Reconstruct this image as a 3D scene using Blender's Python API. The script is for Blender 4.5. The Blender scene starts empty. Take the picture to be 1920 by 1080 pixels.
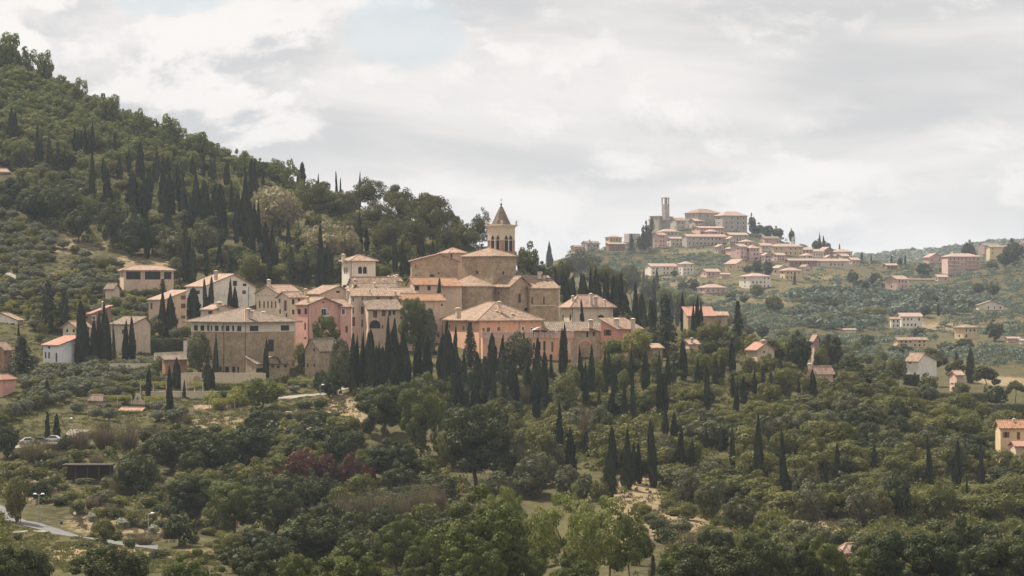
import bpy, math, random
import numpy as np
from mathutils import Vector, Matrix
from mathutils.geometry import tessellate_polygon
R = math.radians
rng = np.random.default_rng(7)
random.seed(7)
S = bpy.context.scene
COL = S.collection
F, CX, CY = 5000.0, 960.0, 540.0          # focal length in photo pixels, optical centre

# ------------------------------------------------------------------ camera
cam = bpy.data.cameras.new('camera')
cam.sensor_width = 36.0
cam.lens = 36.0 * F / 1920.0
cam.clip_start, cam.clip_end = 1.0, 60000.0
camo = bpy.data.objects.new('camera', cam)
COL.objects.link(camo)
camo.rotation_euler = (R(90), 0, 0)
S.camera = camo
# ------------------------------------------------------------------ sky, sun, exposure
SUN = Vector((-0.50, 0.40, 0.95)).normalized()
sun_el = math.asin(SUN.z)
sun_az = math.atan2(SUN.x, SUN.y)
w = bpy.data.worlds.new('World')
S.world = w
w.use_nodes = True
NT = w.node_tree
NT.nodes.clear()


class G:
    """Small helper for building node trees."""
    def __init__(s, nt): s.nt = nt
    def n(s, t, **k):
        n = s.nt.nodes.new(t)
        for a, b in k.items(): setattr(n, a, b)
        return n
    def put(s, sock, v):
        if v is None: return
        if isinstance(v, bpy.types.NodeSocket): s.nt.links.new(v, sock)
        else: sock.default_value = v
    def math(s, op, a, b=None, c=None, clamp=False):
        n = s.n('ShaderNodeMath', operation=op, use_clamp=clamp)
        for i, v in enumerate((a, b, c)): s.put(n.inputs[i], v)
        return n.outputs[0]
    def mix(s, f, a, b, mode='MIX'):
        n = s.n('ShaderNodeMix', data_type='RGBA', blend_type=mode)
        s.put(n.inputs[0], f); s.put(n.inputs[6], a); s.put(n.inputs[7], b)
        return n.outputs[2]
    def noise(s, vec, scale, detail=4, rough=.55, dist=0):
        n = s.n('ShaderNodeTexNoise')
        s.put(n.inputs['Vector'], vec); n.inputs['Scale'].default_value = scale
        n.inputs['Detail'].default_value = detail; n.inputs['Roughness'].default_value = rough
        n.inputs['Distortion'].default_value = dist
        return n.outputs['Fac']
    def ramp(s, f, lo, hi, a=0.0, b=1.0):
        n = s.n('ShaderNodeMapRange', interpolation_type='SMOOTHSTEP')
        s.put(n.inputs[0], f)
        for i, v in enumerate((lo, hi, a, b)): n.inputs[i + 1].default_value = v
        return n.outputs[0]
    def scale(s, vec, sc, loc=(0, 0, 0)):
        n = s.n('ShaderNodeMapping')
        s.put(n.inputs[0], vec); n.inputs['Scale'].default_value = sc; n.inputs['Location'].default_value = loc
        return n.outputs[0]


def c4(c): return (c[0], c[1], c[2], 1.0)


g = G(NT)
out = g.n('ShaderNodeOutputWorld')
bg = g.n('ShaderNodeBackground')
SKY_STRENGTH = 0.091
bg.inputs[1].default_value = SKY_STRENGTH
sky = g.n('ShaderNodeTexSky', sky_type='NISHITA', sun_disc=False)
sky.sun_elevation = sun_el
sky.sun_rotation = sun_az
sky.air_density = 1.0
sky.dust_density = 2.0
tc = g.n('ShaderNodeTexCoord').outputs['Generated']
sep = g.n('ShaderNodeSeparateXYZ'); g.put(sep.inputs[0], tc)
dz = sep.outputs[2]
def body(up):
    """Cumulus density seen in direction tc, optionally a little higher up."""
    p = g.scale(tc, (9, 9, 17), (3.1, 0, .4 + up * 17))
    big = g.noise(p, .85, 2, .5, .3)
    bil = g.noise(p, 2.6, 9, .60, .25)
    return g.math('ADD', g.math('MULTIPLY', big, .58), g.math('MULTIPLY', bil, .42))
d0, d1 = body(0), body(.010)
lit = g.math('SUBTRACT', d0, d1)                      # sunlit upper edges, grey undersides
lit = g.ramp(lit, -.036, .036)
thick = g.ramp(d0, .44, .55)
base = g.mix(g.ramp(g.noise(g.scale(tc, (5, 5, 26), (9.3, 2, 1.0)), 1.2, 5, .5, .3), .40, .62), (6.15, 5.92, 5.74, 1), (4.5, 4.48, 4.5, 1))
puff = g.mix(lit, (4.45, 4.48, 4.58, 1), (6.85, 6.58, 6.32, 1))
cloud = g.mix(g.math('MULTIPLY', thick, .85), base, puff)
# even veil of light near the horizon
cloud = g.mix(g.ramp(dz, .065, .0, 0, .55), cloud, (6.1, 5.9, 5.72, 1))
lift = g.ramp(dz, .12, .75, 1.0, .95)
lv = g.n('ShaderNodeVectorMath', operation='SCALE'); g.put(lv.inputs[0], cloud); g.put(lv.inputs[3], lift)
cloud = lv.outputs[0]
sx = g.math('DIVIDE', sep.outputs[0], sep.outputs[1])
def hole(cx, cz, rx, rz):
    e = g.math('ADD', g.math('POWER', g.math('DIVIDE', g.math('SUBTRACT', sx, cx), rx), 2), g.math('POWER', g.math('DIVIDE', g.math('SUBTRACT', dz, cz), rz), 2))
    return g.ramp(e, 1.6, 0.0)
holes = g.math('MAXIMUM', hole(-.040, .098, .024, .016), hole(-.128, .110, .026, .010))
gap = g.math('MULTIPLY', g.ramp(g.math('SUBTRACT', g.math('MULTIPLY', holes, .22), d0), -.46, -.34), g.ramp(holes, 0, .2))
blue = g.mix(.72, sky.outputs[0], (4.9, 5.35, 5.65, 1))
fin = g.mix(g.math('MULTIPLY', gap, .6), cloud, blue)
g.put(bg.inputs[0], fin)
g.put(out.inputs[0], bg.outputs[0])

sl = bpy.data.lights.new('sun', 'SUN')
sl.energy = 5.0
sl.angle = R(0.6)
sl.color = (1.0, .93, .82)
so = bpy.data.objects.new('sun', sl)
COL.objects.link(so)
so.rotation_euler = SUN.to_track_quat('Z', 'Y').to_euler()
so.location = SUN * 500
S.view_settings.view_transform = 'Standard'
S.view_settings.look = 'None'
S.view_settings.exposure = 0.68
S.view_settings.gamma = 1.0
S.view_settings.use_curve_mapping = False
S.render.engine = 'CYCLES'
S.cycles.max_bounces = 5
S.cycles.diffuse_bounces = 3
S.cycles.glossy_bounces = 2
S.cycles.transmission_bounces = 2
S.cycles.volume_bounces = 0
S.cycles.transparent_max_bounces = 4
S.cycles.use_denoising = True
S.cycles.use_adaptive_sampling = False

# ------------------------------------------------------------------ helpers
def sc(Y): return Y / F                        # metres per photo pixel at distance Y
def pt(px, py, Y): return Vector(((px - CX) / F * Y, Y, (CY - py) / F * Y))
def tag(o, label=None, cat=None, group=None, kind=None):
    for k, v in (('label', label), ('category', cat), ('group', group), ('kind', kind)):
        if v: o[k] = v
    return o
def obj(name, me, parent=None, loc=None, rz=0.0):
    o = bpy.data.objects.new(name, me)
    COL.objects.link(o)
    if parent: o.parent = parent
    if loc is not None: o.location = loc
    o.rotation_euler = (0, 0, rz)
    return o
def empty(name, loc, label, cat, group=None, rz=0.0):
    o = obj(name, None, None, loc, rz)
    o.empty_display_size = .5
    return tag(o, label, cat, group)
def mesh(name, V, Fc, mats, mi=None, uv=None, smooth=False):
    me = bpy.data.meshes.new(name)
    me.from_pydata([tuple(v) for v in V], [], [tuple(f) for f in Fc])
    for m in (mats if isinstance(mats, (list, tuple)) else [mats]): me.materials.append(m)
    if mi is not None: me.polygons.foreach_set('material_index', np.array(mi, dtype=np.int32))
    if uv is not None:
        l = me.uv_layers.new(name='UVMap')
        l.data.foreach_set('uv', np.array(uv, dtype=np.float32).ravel())
    if smooth: me.polygons.foreach_set('use_smooth', np.ones(len(me.polygons), dtype=bool))
    me.update()
    return me
def npmesh(name, V, Q, mats, mi=None):
    """Mesh from numpy arrays: V (n,3), Q (m,4) quads."""
    me = bpy.data.meshes.new(name)
    me.vertices.add(len(V)); me.vertices.foreach_set('co', V.astype(np.float32).ravel())
    k = Q.shape[1]
    me.loops.add(Q.size); me.loops.foreach_set('vertex_index', Q.astype(np.int32).ravel())
    me.polygons.add(len(Q))
    me.polygons.foreach_set('loop_start', np.arange(0, Q.size, k, dtype=np.int32))
    for m in (mats if isinstance(mats, (list, tuple)) else [mats]): me.materials.append(m)
    if mi is not None: me.polygons.foreach_set('material_index', mi.astype(np.int32))
    me.update(calc_edges=True)
    return me
class MB:
    """Collects boxes, prisms and tubes into one mesh."""
    def __init__(s): s.V, s.F, s.M = [], [], []
    def add(s, V, Fc, m=0):
        b = len(s.V); s.V += [tuple(v) for v in V]
        for f in Fc: s.F.append([i + b for i in f]); s.M.append(m)
    def box(s, x0, x1, y0, y1, z0, z1, m=0):
        s.add([(x0, y0, z0), (x1, y0, z0), (x1, y1, z0), (x0, y1, z0), (x0, y0, z1), (x1, y0, z1), (x1, y1, z1), (x0, y1, z1)],
              [(3, 2, 1, 0), (4, 5, 6, 7), (0, 1, 5, 4), (1, 2, 6, 5), (2, 3, 7, 6), (3, 0, 4, 7)], m)
    def tube(s, a, b, ra, rb, n=6, m=0):
        a, b = Vector(a), Vector(b); d = (b - a).normalized()
        t = d.cross(Vector((.3, .9, .2))).normalized(); u = d.cross(t)
        V = []
        for p, r in ((a, ra), (b, rb)):
            for i in range(n):
                q = 2 * math.pi * i / n
                V.append(p + (t * math.cos(q) + u * math.sin(q)) * r)
        Fc = [(i, (i + 1) % n, n + (i + 1) % n, n + i) for i in range(n)]
        Fc += [tuple(range(n - 1, -1, -1)), tuple(range(n, 2 * n))]
        s.add(V, Fc, m)
    def prism(s, pts, z0, z1, m=0, cap=True):
        n = len(pts)
        V = [(p[0], p[1], z0) for p in pts] + [(p[0], p[1], z1) for p in pts]
        Fc = [(i, (i + 1) % n, n + (i + 1) % n, n + i) for i in range(n)]
        if cap: Fc += [tuple(range(n - 1, -1, -1)), tuple(range(n, 2 * n))]
        s.add(V, Fc, m)
    def lathe(s, prof, n=12, m=0, cx=0, cy=0):
        V = []
        for r, z in prof:
            for i in range(n):
                q = 2 * math.pi * i / n
                V.append((cx + r * math.cos(q), cy + r * math.sin(q), z))
        Fc = []
        for k in range(len(prof) - 1):
            for i in range(n):
                j = (i + 1) % n
                Fc.append((k * n + i, k * n + j, k * n + n + j, k * n + n + i))
        s.add(V, Fc, m)
    def mesh(s, name, mats, smooth=False): return mesh(name, s.V, s.F, mats, s.M, smooth=smooth)
    def obj(s, name, mats, parent=None, loc=None, rz=0.0, smooth=False): return obj(name, s.mesh(name, mats, smooth), parent, loc, rz)

# ------------------------------------------------------------------ materials
def newmat(name):
    m = bpy.data.materials.new(name); m.use_nodes = True
    m.node_tree.nodes.clear()
    g = G(m.node_tree)
    o = g.n('ShaderNodeOutputMaterial')
    return m, g, o
def principled(g, o, col, rough=.85, spec=.2, bump=None, bd=.05, metal=0):
    p = g.n('ShaderNodeBsdfPrincipled')
    g.put(p.inputs['Base Color'], col); g.put(p.inputs['Roughness'], rough)
    p.inputs['Specular IOR Level'].default_value = spec
    p.inputs['Metallic'].default_value = metal
    if bump is not None:
        b = g.n('ShaderNodeBump'); b.inputs['Strength'].default_value = .6; b.inputs['Distance'].default_value = bd
        g.put(b.inputs['Height'], bump); g.put(p.inputs['Normal'], b.outputs[0])
    g.put(o.inputs[0], p.outputs[0])
    return p
def obco(g): return g.n('ShaderNodeTexCoord').outputs['Object']
def wco(g): return g.n('ShaderNodeNewGeometry').outputs['Position']
def plaster(name, c, dirt=.42):
    m, g, o = newmat(name); P = wco(g)
    a = g.noise(P, .35, 5, .6)
    st = g.noise(g.scale(P, (1.1, 1.1, .12)), 1.0, 4, .6)
    f = g.noise(P, 3.0, 3)
    d = (c[0] * .62, c[1] * .58, c[2] * .54, 1); l = (min(.9, c[0] * 1.12), min(.9, c[1] * 1.11), min(.9, c[2] * 1.1), 1)
    col = g.mix(g.ramp(a, .35, .68), c4(c), l)
    pt_ = g.noise(P, .16, 6, .7)
    col = g.mix(g.ramp(pt_, .55, .60, 0, .5), col, (c[0] * .74, c[1] * .76, c[2] * .80, 1))
    col = g.mix(g.math('MULTIPLY', g.ramp(st, .52, .75), dirt * 1.6), col, d)
    col = g.mix(g.math('MULTIPLY', g.ramp(f, .5, .75), dirt), col, d)
    principled(g, o, col, .92, .1, f, .02)
    return m
def stone(name, c1, c2, mort, s=1.3):
    m, g, o = newmat(name); P = g.scale(wco(g), (s, s, s * 1.7))
    v = g.n('ShaderNodeTexVoronoi'); g.put(v.inputs['Vector'], P); v.inputs['Scale'].default_value = 1.0
    cs = g.n('ShaderNodeSeparateColor'); g.put(cs.inputs[0], v.outputs['Color'])
    e = g.n('ShaderNodeTexVoronoi', feature='DISTANCE_TO_EDGE'); g.put(e.inputs['Vector'], P); e.inputs['Scale'].default_value = 1.0
    big = g.noise(wco(g), .22, 5, .65)
    fine = g.noise(wco(g), 1.3, 4, .65)
    col = g.mix(g.ramp(cs.outputs[0], .1, .9), c4(c1), c4(c2))
    col = g.mix(g.math('MULTIPLY', g.ramp(fine, .42, .7), .55), col, c4(mort))
    lump = g.noise(wco(g), .62, 5, .7)
    col = g.mix(g.ramp(lump, .46, .62, 0, .55), col, (c1[0] * .60, c1[1] * .57, c1[2] * .54, 1))
    col = g.mix(g.ramp(lump, .44, .34, 0, .5), col, (min(.8, c2[0] * 1.2), min(.8, c2[1] * 1.2), min(.8, c2[2] * 1.2), 1))
    col = g.mix(g.ramp(e.outputs[0], .09, .02, 0, .5), col, c4(mort))
    col = g.mix(g.math('MULTIPLY', g.ramp(big, .45, .75), .45), col, (c1[0] * .62, c1[1] * .6, c1[2] * .58, 1))
    principled(g, o, col, .95, .1, e.outputs[0], .05)
    return m
def tiles(name, c1, c2, c3, s=1.0):
    """Old clay tiles: courses along u, slope along v (UV in metres), lichen and newer patches."""
    m, g, o = newmat(name)
    uv = g.n('ShaderNodeUVMap').outputs[0]
    sp = g.n('ShaderNodeSeparateXYZ'); g.put(sp.inputs[0], uv)
    cells = g.n('ShaderNodeTexVoronoi'); cells.voronoi_dimensions = '2D'
    g.put(cells.inputs['Vector'], g.scale(uv, (2.3 * s, 1.9 * s, 1))); cells.inputs['Scale'].default_value = 1
    cs = g.n('ShaderNodeSeparateColor'); g.put(cs.inputs[0], cells.outputs['Color'])
    str_ = g.noise(g.scale(uv, (1.6, .22, 1)), 1.0, 3, .6)
    big = g.noise(wco(g), .23, 4, .6)
    wav = g.math('SINE', g.math('MULTIPLY', sp.outputs[0], 2 * math.pi / .62))
    col = g.mix(g.ramp(cs.outputs[0], .05, .95), c4(c1), c4(c2))
    col = g.mix(g.math('MULTIPLY', g.ramp(cs.outputs[1], .66, .95), .8), col, c4(c3))
    col = g.mix(g.math('MULTIPLY', g.ramp(str_, .5, .72), .45), col, (c1[0] * .5, c1[1] * .5, c1[2] * .5, 1))
    col = g.mix(g.math('MULTIPLY', g.ramp(big, .5, .7), .5), col, c4(c3))
    col = g.mix(g.math('MULTIPLY', g.ramp(wav, .2, -1.0), .35), col, (c1[0] * .35, c1[1] * .33, c1[2] * .33, 1))
    principled(g, o, col, .9, .15, wav, .06)
    return m
def plain(name, c, rough=.7, spec=.3, var=.15, metal=0):
    m, g, o = newmat(name); n = g.noise(obco(g), 2.5, 4)
    col = g.mix(n, (c[0] * (1 - var), c[1] * (1 - var), c[2] * (1 - var), 1), (min(1, c[0] * (1 + var)), min(1, c[1] * (1 + var)), min(1, c[2] * (1 + var)), 1))
    principled(g, o, col, rough, spec, metal=metal)
    return m
def leafmat(name, c1, c2, tr=.30, patch=3.0):
    m, g, o = newmat(name)
    inf = g.n('ShaderNodeObjectInfo'); geo = g.n('ShaderNodeNewGeometry')
    col = g.mix(inf.outputs['Random'], c4(c1), c4(c2))
    isl = geo.outputs['Random Per Island']
    k = g.math('ADD', g.math('MULTIPLY', isl, .55), .72)
    nz = g.noise(obco(g), patch, 3, .6)
    k = g.math('MULTIPLY', k, g.ramp(nz, .32, .68, .78, 1.25))
    v = g.n('ShaderNodeVectorMath', operation='SCALE'); g.put(v.inputs[0], col); g.put(v.inputs[3], k)
    col = v.outputs[0]
    hs = g.n('ShaderNodeHueSaturation'); g.put(hs.inputs['Color'], col)
    g.put(hs.inputs['Hue'], g.math('ADD', .48, g.math('MULTIPLY', isl, .035)))
    col = hs.outputs[0]
    d = g.n('ShaderNodeBsdfDiffuse'); g.put(d.inputs[0], col)
    t = g.n('ShaderNodeBsdfTranslucent'); g.put(t.inputs[0], g.mix(.5, col, (c1[0] * 1.5, c1[1] * 1.6, c1[2] * .8, 1)))
    mx = g.n('ShaderNodeMixShader'); mx.inputs[0].default_value = tr
    g.put(mx.inputs[1], d.outputs[0]); g.put(mx.inputs[2], t.outputs[0])
    gl = g.n('ShaderNodeBsdfGlossy'); gl.inputs['Roughness'].default_value = .55; gl.inputs[0].default_value = (.8, .8, .75, 1)
    m2 = g.n('ShaderNodeMixShader'); m2.inputs[0].default_value = .015
    g.put(m2.inputs[1], mx.outputs[0]); g.put(m2.inputs[2], gl.outputs[0])
    g.put(o.inputs[0], m2.outputs[0])
    return m

M = {}
M['cream'] = plaster('cream_plaster', (.62, .51, .38))
M['pale'] = plaster('pale_plaster', (.70, .62, .52))
M['white'] = plaster('white_plaster', (.72, .66, .58), .2)
M['coolwhite'] = plaster('cool_white_plaster', (.72, .71, .72), .16)
M['tan'] = plaster('tan_plaster', (.56, .42, .31))
M['beige'] = plaster('beige_plaster', (.55, .455, .36))
M['pink'] = plaster('pink_plaster', (.64, .35, .28))
M['peach'] = plaster('peach_plaster', (.68, .40, .265))
M['coral'] = plaster('coral_plaster', (.63, .29, .22))
M['yellow'] = plaster('yellow_plaster', (.60, .46, .28))
M['rose'] = plaster('rose_plaster', (.58, .40, .34))
M['redbrown'] = plaster('red_brown_plaster', (.30, .19, .15))
M['stone'] = stone('rubble_stone', (.36, .26, .165), (.46, .35, .225), (.40, .32, .23))
M['stone2'] = stone('brown_rubble_stone', (.40, .28, .18), (.50, .37, .25), (.42, .33, .25), 1.6)
M['greystone'] = stone('grey_stone', (.40, .35, .30), (.52, .46, .40), (.44, .39, .34), 1.2)
M['brick'] = stone('old_brick', (.34, .18, .11), (.44, .26, .16), (.36, .26, .20), 2.6)
M['trim'] = plain('stone_trim', (.62, .52, .40), .9, .1)
M['tile'] = tiles('old_clay_tiles', (.215, .135, .095), (.40, .285, .20), (.25, .19, .14))
M['tilepink'] = tiles('pale_pink_tiles', (.30, .185, .135), (.46, .32, .24), (.31, .23, .19))
M['tileorange'] = tiles('orange_clay_tiles', (.27, .135, .075), (.40, .22, .125), (.33, .24, .17))
M['tilebrown'] = tiles('brown_weathered_tiles', (.155, .11, .08), (.29, .225, .165), (.16, .13, .10))
M['tilered'] = tiles('new_red_tiles', (.36, .175, .125), (.43, .245, .18), (.36, .23, .18))
M['tilefar'] = tiles('haze_paled_pink_tiles', (.36, .235, .19), (.46, .33, .27), (.36, .28, .24))  # far roofs: the paling of haze is mixed into the tile colour
M['glass'] = plain('dark_window_glass', (.016, .015, .015), .35, .25)
M['frame'] = plain('brown_window_frame', (.16, .09, .06), .7)
M['whiteframe'] = plain('white_window_frame', (.72, .69, .64), .7)
M['shutter'] = plain('brown_shutter', (.15, .07, .045), .75)
M['greenshutter'] = plain('green_shutter', (.10, .12, .07), .75)
M['metal'] = plain('weathered_metal', (.30, .29, .28), .5, .5)
M['dark'] = plain('dark_wood', (.05, .035, .028), .85)
M['lamp'] = plain('white_lamp_head', (.80, .80, .78), .4, .5)
M['carwhite'] = plain('silver_car_paint', (.55, .56, .58), .3, .6)
M['carblue'] = plain('dark_car_paint', (.08, .09, .12), .3, .6)
M['tyre'] = plain('tyre_rubber', (.02, .02, .02), .9)
M['boxwhite'] = plain('white_paint', (.82, .82, .80), .6)
M['bark'] = plain('brown_bark', (.11, .08, .055), .95, .1, .4)
M['palebark'] = plain('pale_bark', (.26, .22, .17), .95, .1, .35)

M['oak'] = leafmat('oak_leaves', (.105, .108, .030), (.150, .140, .048))
M['hilloak'] = leafmat('hill_oak_leaves', (.120, .138, .044), (.165, .168, .062))
M['shadeoak'] = leafmat('shade_toned_green_leaves', (.078, .096, .024), (.100, .112, .032))  # green leaves, colour darkened to stand for cloud shade over the foreground
M['holm'] = leafmat('holm_oak_leaves', (.085, .090, .042), (.120, .118, .062), .15)
M['darkoak'] = leafmat('dark_oak_leaves', (.045, .056, .022), (.068, .074, .028), .22)
M['fresh'] = leafmat('fresh_green_leaves', (.118, .134, .036), (.150, .158, .046), .40)
M['yellowgreen'] = leafmat('yellow_green_leaves', (.20, .20, .05), (.22, .21, .06), .40)
M['cypress'] = leafmat('cypress_needles', (.022, .032, .017), (.050, .055, .028), .08, 5)
M['pine'] = leafmat('pine_needles', (.085, .085, .038), (.105, .098, .042), .18)
M['conifer'] = leafmat('conifer_needles', (.042, .052, .028), (.058, .064, .034), .12)
M['olive'] = leafmat('olive_leaves', (.125, .130, .082), (.160, .160, .105), .2)
M['blossom'] = leafmat('pale_blossom_leaves', (.25, .21, .125), (.27, .23, .14), .2)
M['red'] = leafmat('dark_red_leaves', (.118, .050, .042), (.095, .045, .038), .25)
M['dry'] = leafmat('dry_brown_twigs', (.165, .128, .085), (.150, .130, .080), .15)
M['meadow'] = leafmat('meadow_grass_blades', (.115, .115, .045), (.16, .145, .065), .3, .05)
M['yellow_bush'] = leafmat('yellow_flowers', (.45, .28, .05), (.38, .25, .05), .3)
M['white_bush'] = leafmat('white_flowers', (.30, .30, .24), (.26, .26, .20), .3)
M['farleaf'] = leafmat('haze_toned_leaves', (.110, .135, .098), (.165, .18, .135), .2, .02)  # silvery foliage, paler and bluer so that haze sits in the colour

# ------------------------------------------------------------------ terrain: one height field
PROFILES = {   # bearing (photo px) -> (distance m, height as photo row)
 -300: [(300, 1150), (380, 1080), (430, 1040), (520, 965), (600, 865), (640, 828), (690, 745), (740, 690), (800, 620), (880, 500), (960, 410), (1020, 300), (1200, 20), (1350, 60), (2000, 600), (9000, 560)],
 0:    [(300, 1150), (380, 1085), (430, 1045), (520, 970), (600, 868), (640, 828), (690, 745), (740, 690), (800, 622), (880, 525), (960, 445), (1020, 335), (1200, 92), (1320, 130), (2000, 700), (9000, 560)],
 250:  [(300, 1170), (380, 1090), (450, 1040), (505, 1008), (560, 930), (620, 845), (660, 800), (690, 765), (730, 708), (780, 655), (850, 580), (900, 530), (960, 468), (1020, 390), (1200, 215), (1330, 300), (2000, 700), (9000, 560)],
 500:  [(300, 1180), (380, 1090), (450, 1050), (520, 1000), (580, 920), (620, 850), (660, 800), (700, 748), (740, 705), (780, 668), (830, 620), (870, 570), (920, 505), (1000, 430), (1100, 350), (1180, 315), (1300, 380), (2000, 700), (9000, 560)],
 800:  [(300, 1190), (380, 1110), (450, 1060), (520, 990), (580, 900), (640, 812), (700, 735), (750, 695), (800, 660), (850, 625), (880, 592), (930, 522), (1000, 455), (1060, 412), (1150, 440), (2000, 700), (9000, 560)],
 1000: [(300, 1200), (380, 1120), (450, 1060), (520, 985), (580, 905), (640, 832), (700, 755), (760, 695), (800, 662), (850, 632), (900, 600), (960, 552), (1000, 520), (1060, 535), (1400, 640), (1900, 560), (2300, 495), (3000, 560), (9000, 560)],
 1150: [(300, 1200), (380, 1105), (450, 1020), (520, 955), (580, 895), (640, 812), (700, 742), (760, 692), (820, 655), (880, 622), (940, 580), (980, 555), (1040, 580), (1400, 640), (1700, 590), (2000, 530), (2250, 470), (2350, 455), (3000, 540), (9000, 560)],
 1230: [(300, 1200), (380, 1110), (450, 1030), (520, 965), (580, 905), (640, 830), (700, 760), (750, 710), (800, 668), (860, 632), (910, 605), (960, 630), (1300, 660), (1650, 580), (1900, 545), (2100, 510), (2250, 460), (2380, 432), (2500, 450), (3000, 540), (9000, 560)],
 1320: [(300, 1200), (380, 1115), (450, 1045), (500, 985), (560, 925), (620, 855), (680, 785), (740, 722), (800, 672), (860, 640), (900, 626), (950, 655), (1300, 665), (1600, 595), (1900, 545), (2150, 490), (2300, 450), (2400, 428), (2550, 450), (3000, 540), (9000, 560)],
 1420: [(300, 1200), (380, 1110), (450, 1050), (500, 988), (560, 922), (620, 858), (680, 795), (740, 737), (800, 690), (850, 665), (930, 700), (1250, 680), (1550, 605), (1900, 545), (2150, 490), (2300, 458), (2400, 430), (2550, 455), (3000, 530), (9000, 560)],
 1520: [(300, 1200), (380, 1110), (450, 1055), (500, 995), (560, 925), (620, 865), (680, 808), (740, 755), (800, 710), (850, 690), (950, 722), (1200, 695), (1500, 620), (1850, 560), (2100, 505), (2300, 478), (2420, 468), (2600, 490), (3200, 520), (4500, 490), (5200, 520), (9000, 560)],
 1700: [(300, 1200), (380, 1110), (450, 1060), (500, 1005), (560, 945), (620, 895), (680, 850), (740, 795), (800, 748), (860, 725), (950, 730), (1100, 712), (1300, 688), (1500, 645), (1800, 588), (2100, 535), (2400, 500), (2600, 510), (3200, 520), (4500, 478), (5200, 510), (9000, 560)],
 1920: [(300, 1200), (380, 1120), (450, 1075), (500, 1030), (560, 980), (620, 935), (680, 890), (740, 840), (800, 795), (900, 752), (1000, 732), (1150, 706), (1300, 680), (1600, 620), (1900, 560), (2200, 510), (2400, 478), (2600, 490), (3200, 500), (4500, 452), (5200, 480), (9000, 560)],
 2300: [(300, 1200), (380, 1120), (450, 1080), (500, 1040), (560, 1000), (680, 920), (800, 830), (1000, 740), (1300, 680), (1600, 620), (1900, 560), (2200, 505), (2400, 470), (2600, 480), (3200, 490), (4500, 440), (5200, 470), (9000, 560)],
}
YG = np.concatenate([np.arange(-300, 300, 20), np.arange(300, 1300, 4), np.arange(1300, 2700, 10), np.geomspace(2700, 9000, 60)])
PXG = np.concatenate([np.arange(-4000, -240, 160), np.arange(-240, 2161, 8), np.arange(2240, 6000, 160)]).astype(float)
kx = sorted(PROFILES)
tab = np.array([np.interp(np.maximum(YG, 300), [a for a, b in PROFILES[k]], [b for a, b in PROFILES[k]]) for k in kx])
A = np.array([np.interp(PXG, kx, tab[:, j]) for j in range(len(YG))]).T       # [px, Y]
def blur(A, ax, n):
    k = np.hanning(n + 2)[1:-1]; k /= k.sum()
    return np.apply_along_axis(lambda v: np.convolve(np.pad(v, n // 2, mode='edge'), k, 'valid'), ax, A)
i0, i1 = 24, len(PXG) - 24
A[i0:i1] = blur(A[i0:i1], 0, 23)
A = blur(A, 1, 9)
Ye = np.maximum(YG, 250.0)
GX = (PXG[:, None] - CX) / F * Ye[None, :]
GZ = (CY - A) / F * Ye[None, :]
near = np.interp(YG, [-300, 0, 20, 60, 150, 300], [-2.0, -2.0, -4.5, -15, -29, -38.5])
wn = np.clip((YG - 290) / 30, 0, 1)
GZ = GZ * wn + near[None, :] * (1 - wn)
YY = np.broadcast_to(YG[None, :], GX.shape)
rough = np.clip((YY - 250) / 150, 0, 1)
GZ = GZ + rough * (.35 * np.sin(GX * .21 + YY * .13) + .3 * np.sin(GX * .11 - YY * .19 + 1.3) + .16 * np.sin(GX * .55 + YY * .41))
FAR = np.clip((YY - 1300) / 600, 0, 1)
GZ = GZ + FAR * (1.6 * np.sin(GX * .031 + YY * .017) + 1.2 * np.sin(GX * .055 - YY * .029))

def gz(x, y):
    """Ground height at a point (bilinear)."""
    px = CX + x / max(y, 250.0) * F
    i = int(np.clip(np.searchsorted(PXG, px) - 1, 0, len(PXG) - 2)); j = int(np.clip(np.searchsorted(YG, y) - 1, 0, len(YG) - 2))
    a = min(1, max(0, (px - PXG[i]) / (PXG[i + 1] - PXG[i]))); b = min(1, max(0, (y - YG[j]) / (YG[j + 1] - YG[j])))
    return float((GZ[i, j] * (1 - a) + GZ[i + 1, j] * a) * (1 - b) + (GZ[i, j + 1] * (1 - a) + GZ[i + 1, j + 1] * a) * b)
APP = CY - GZ * F / Ye[None, :]               # apparent row of each ground vertex
def hit(px, py, y0=300.0):
    """Distance at which the line of sight (px, py) first meets the ground; None over the skyline."""
    i = int(np.clip(np.searchsorted(PXG, px) - 1, 0, len(PXG) - 2)); a = (px - PXG[i]) / (PXG[i + 1] - PXG[i])
    prof = APP[i] * (1 - a) + APP[i + 1] * a
    j = np.nonzero((YG >= y0) & (prof <= py))[0]
    if len(j) == 0: return None
    j = j[0]
    if j > 0 and prof[j - 1] > py and YG[j - 1] >= y0:
        t = (prof[j - 1] - py) / (prof[j - 1] - prof[j])
        return float(YG[j - 1] + t * (YG[j] - YG[j - 1]))
    return float(YG[j])

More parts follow.
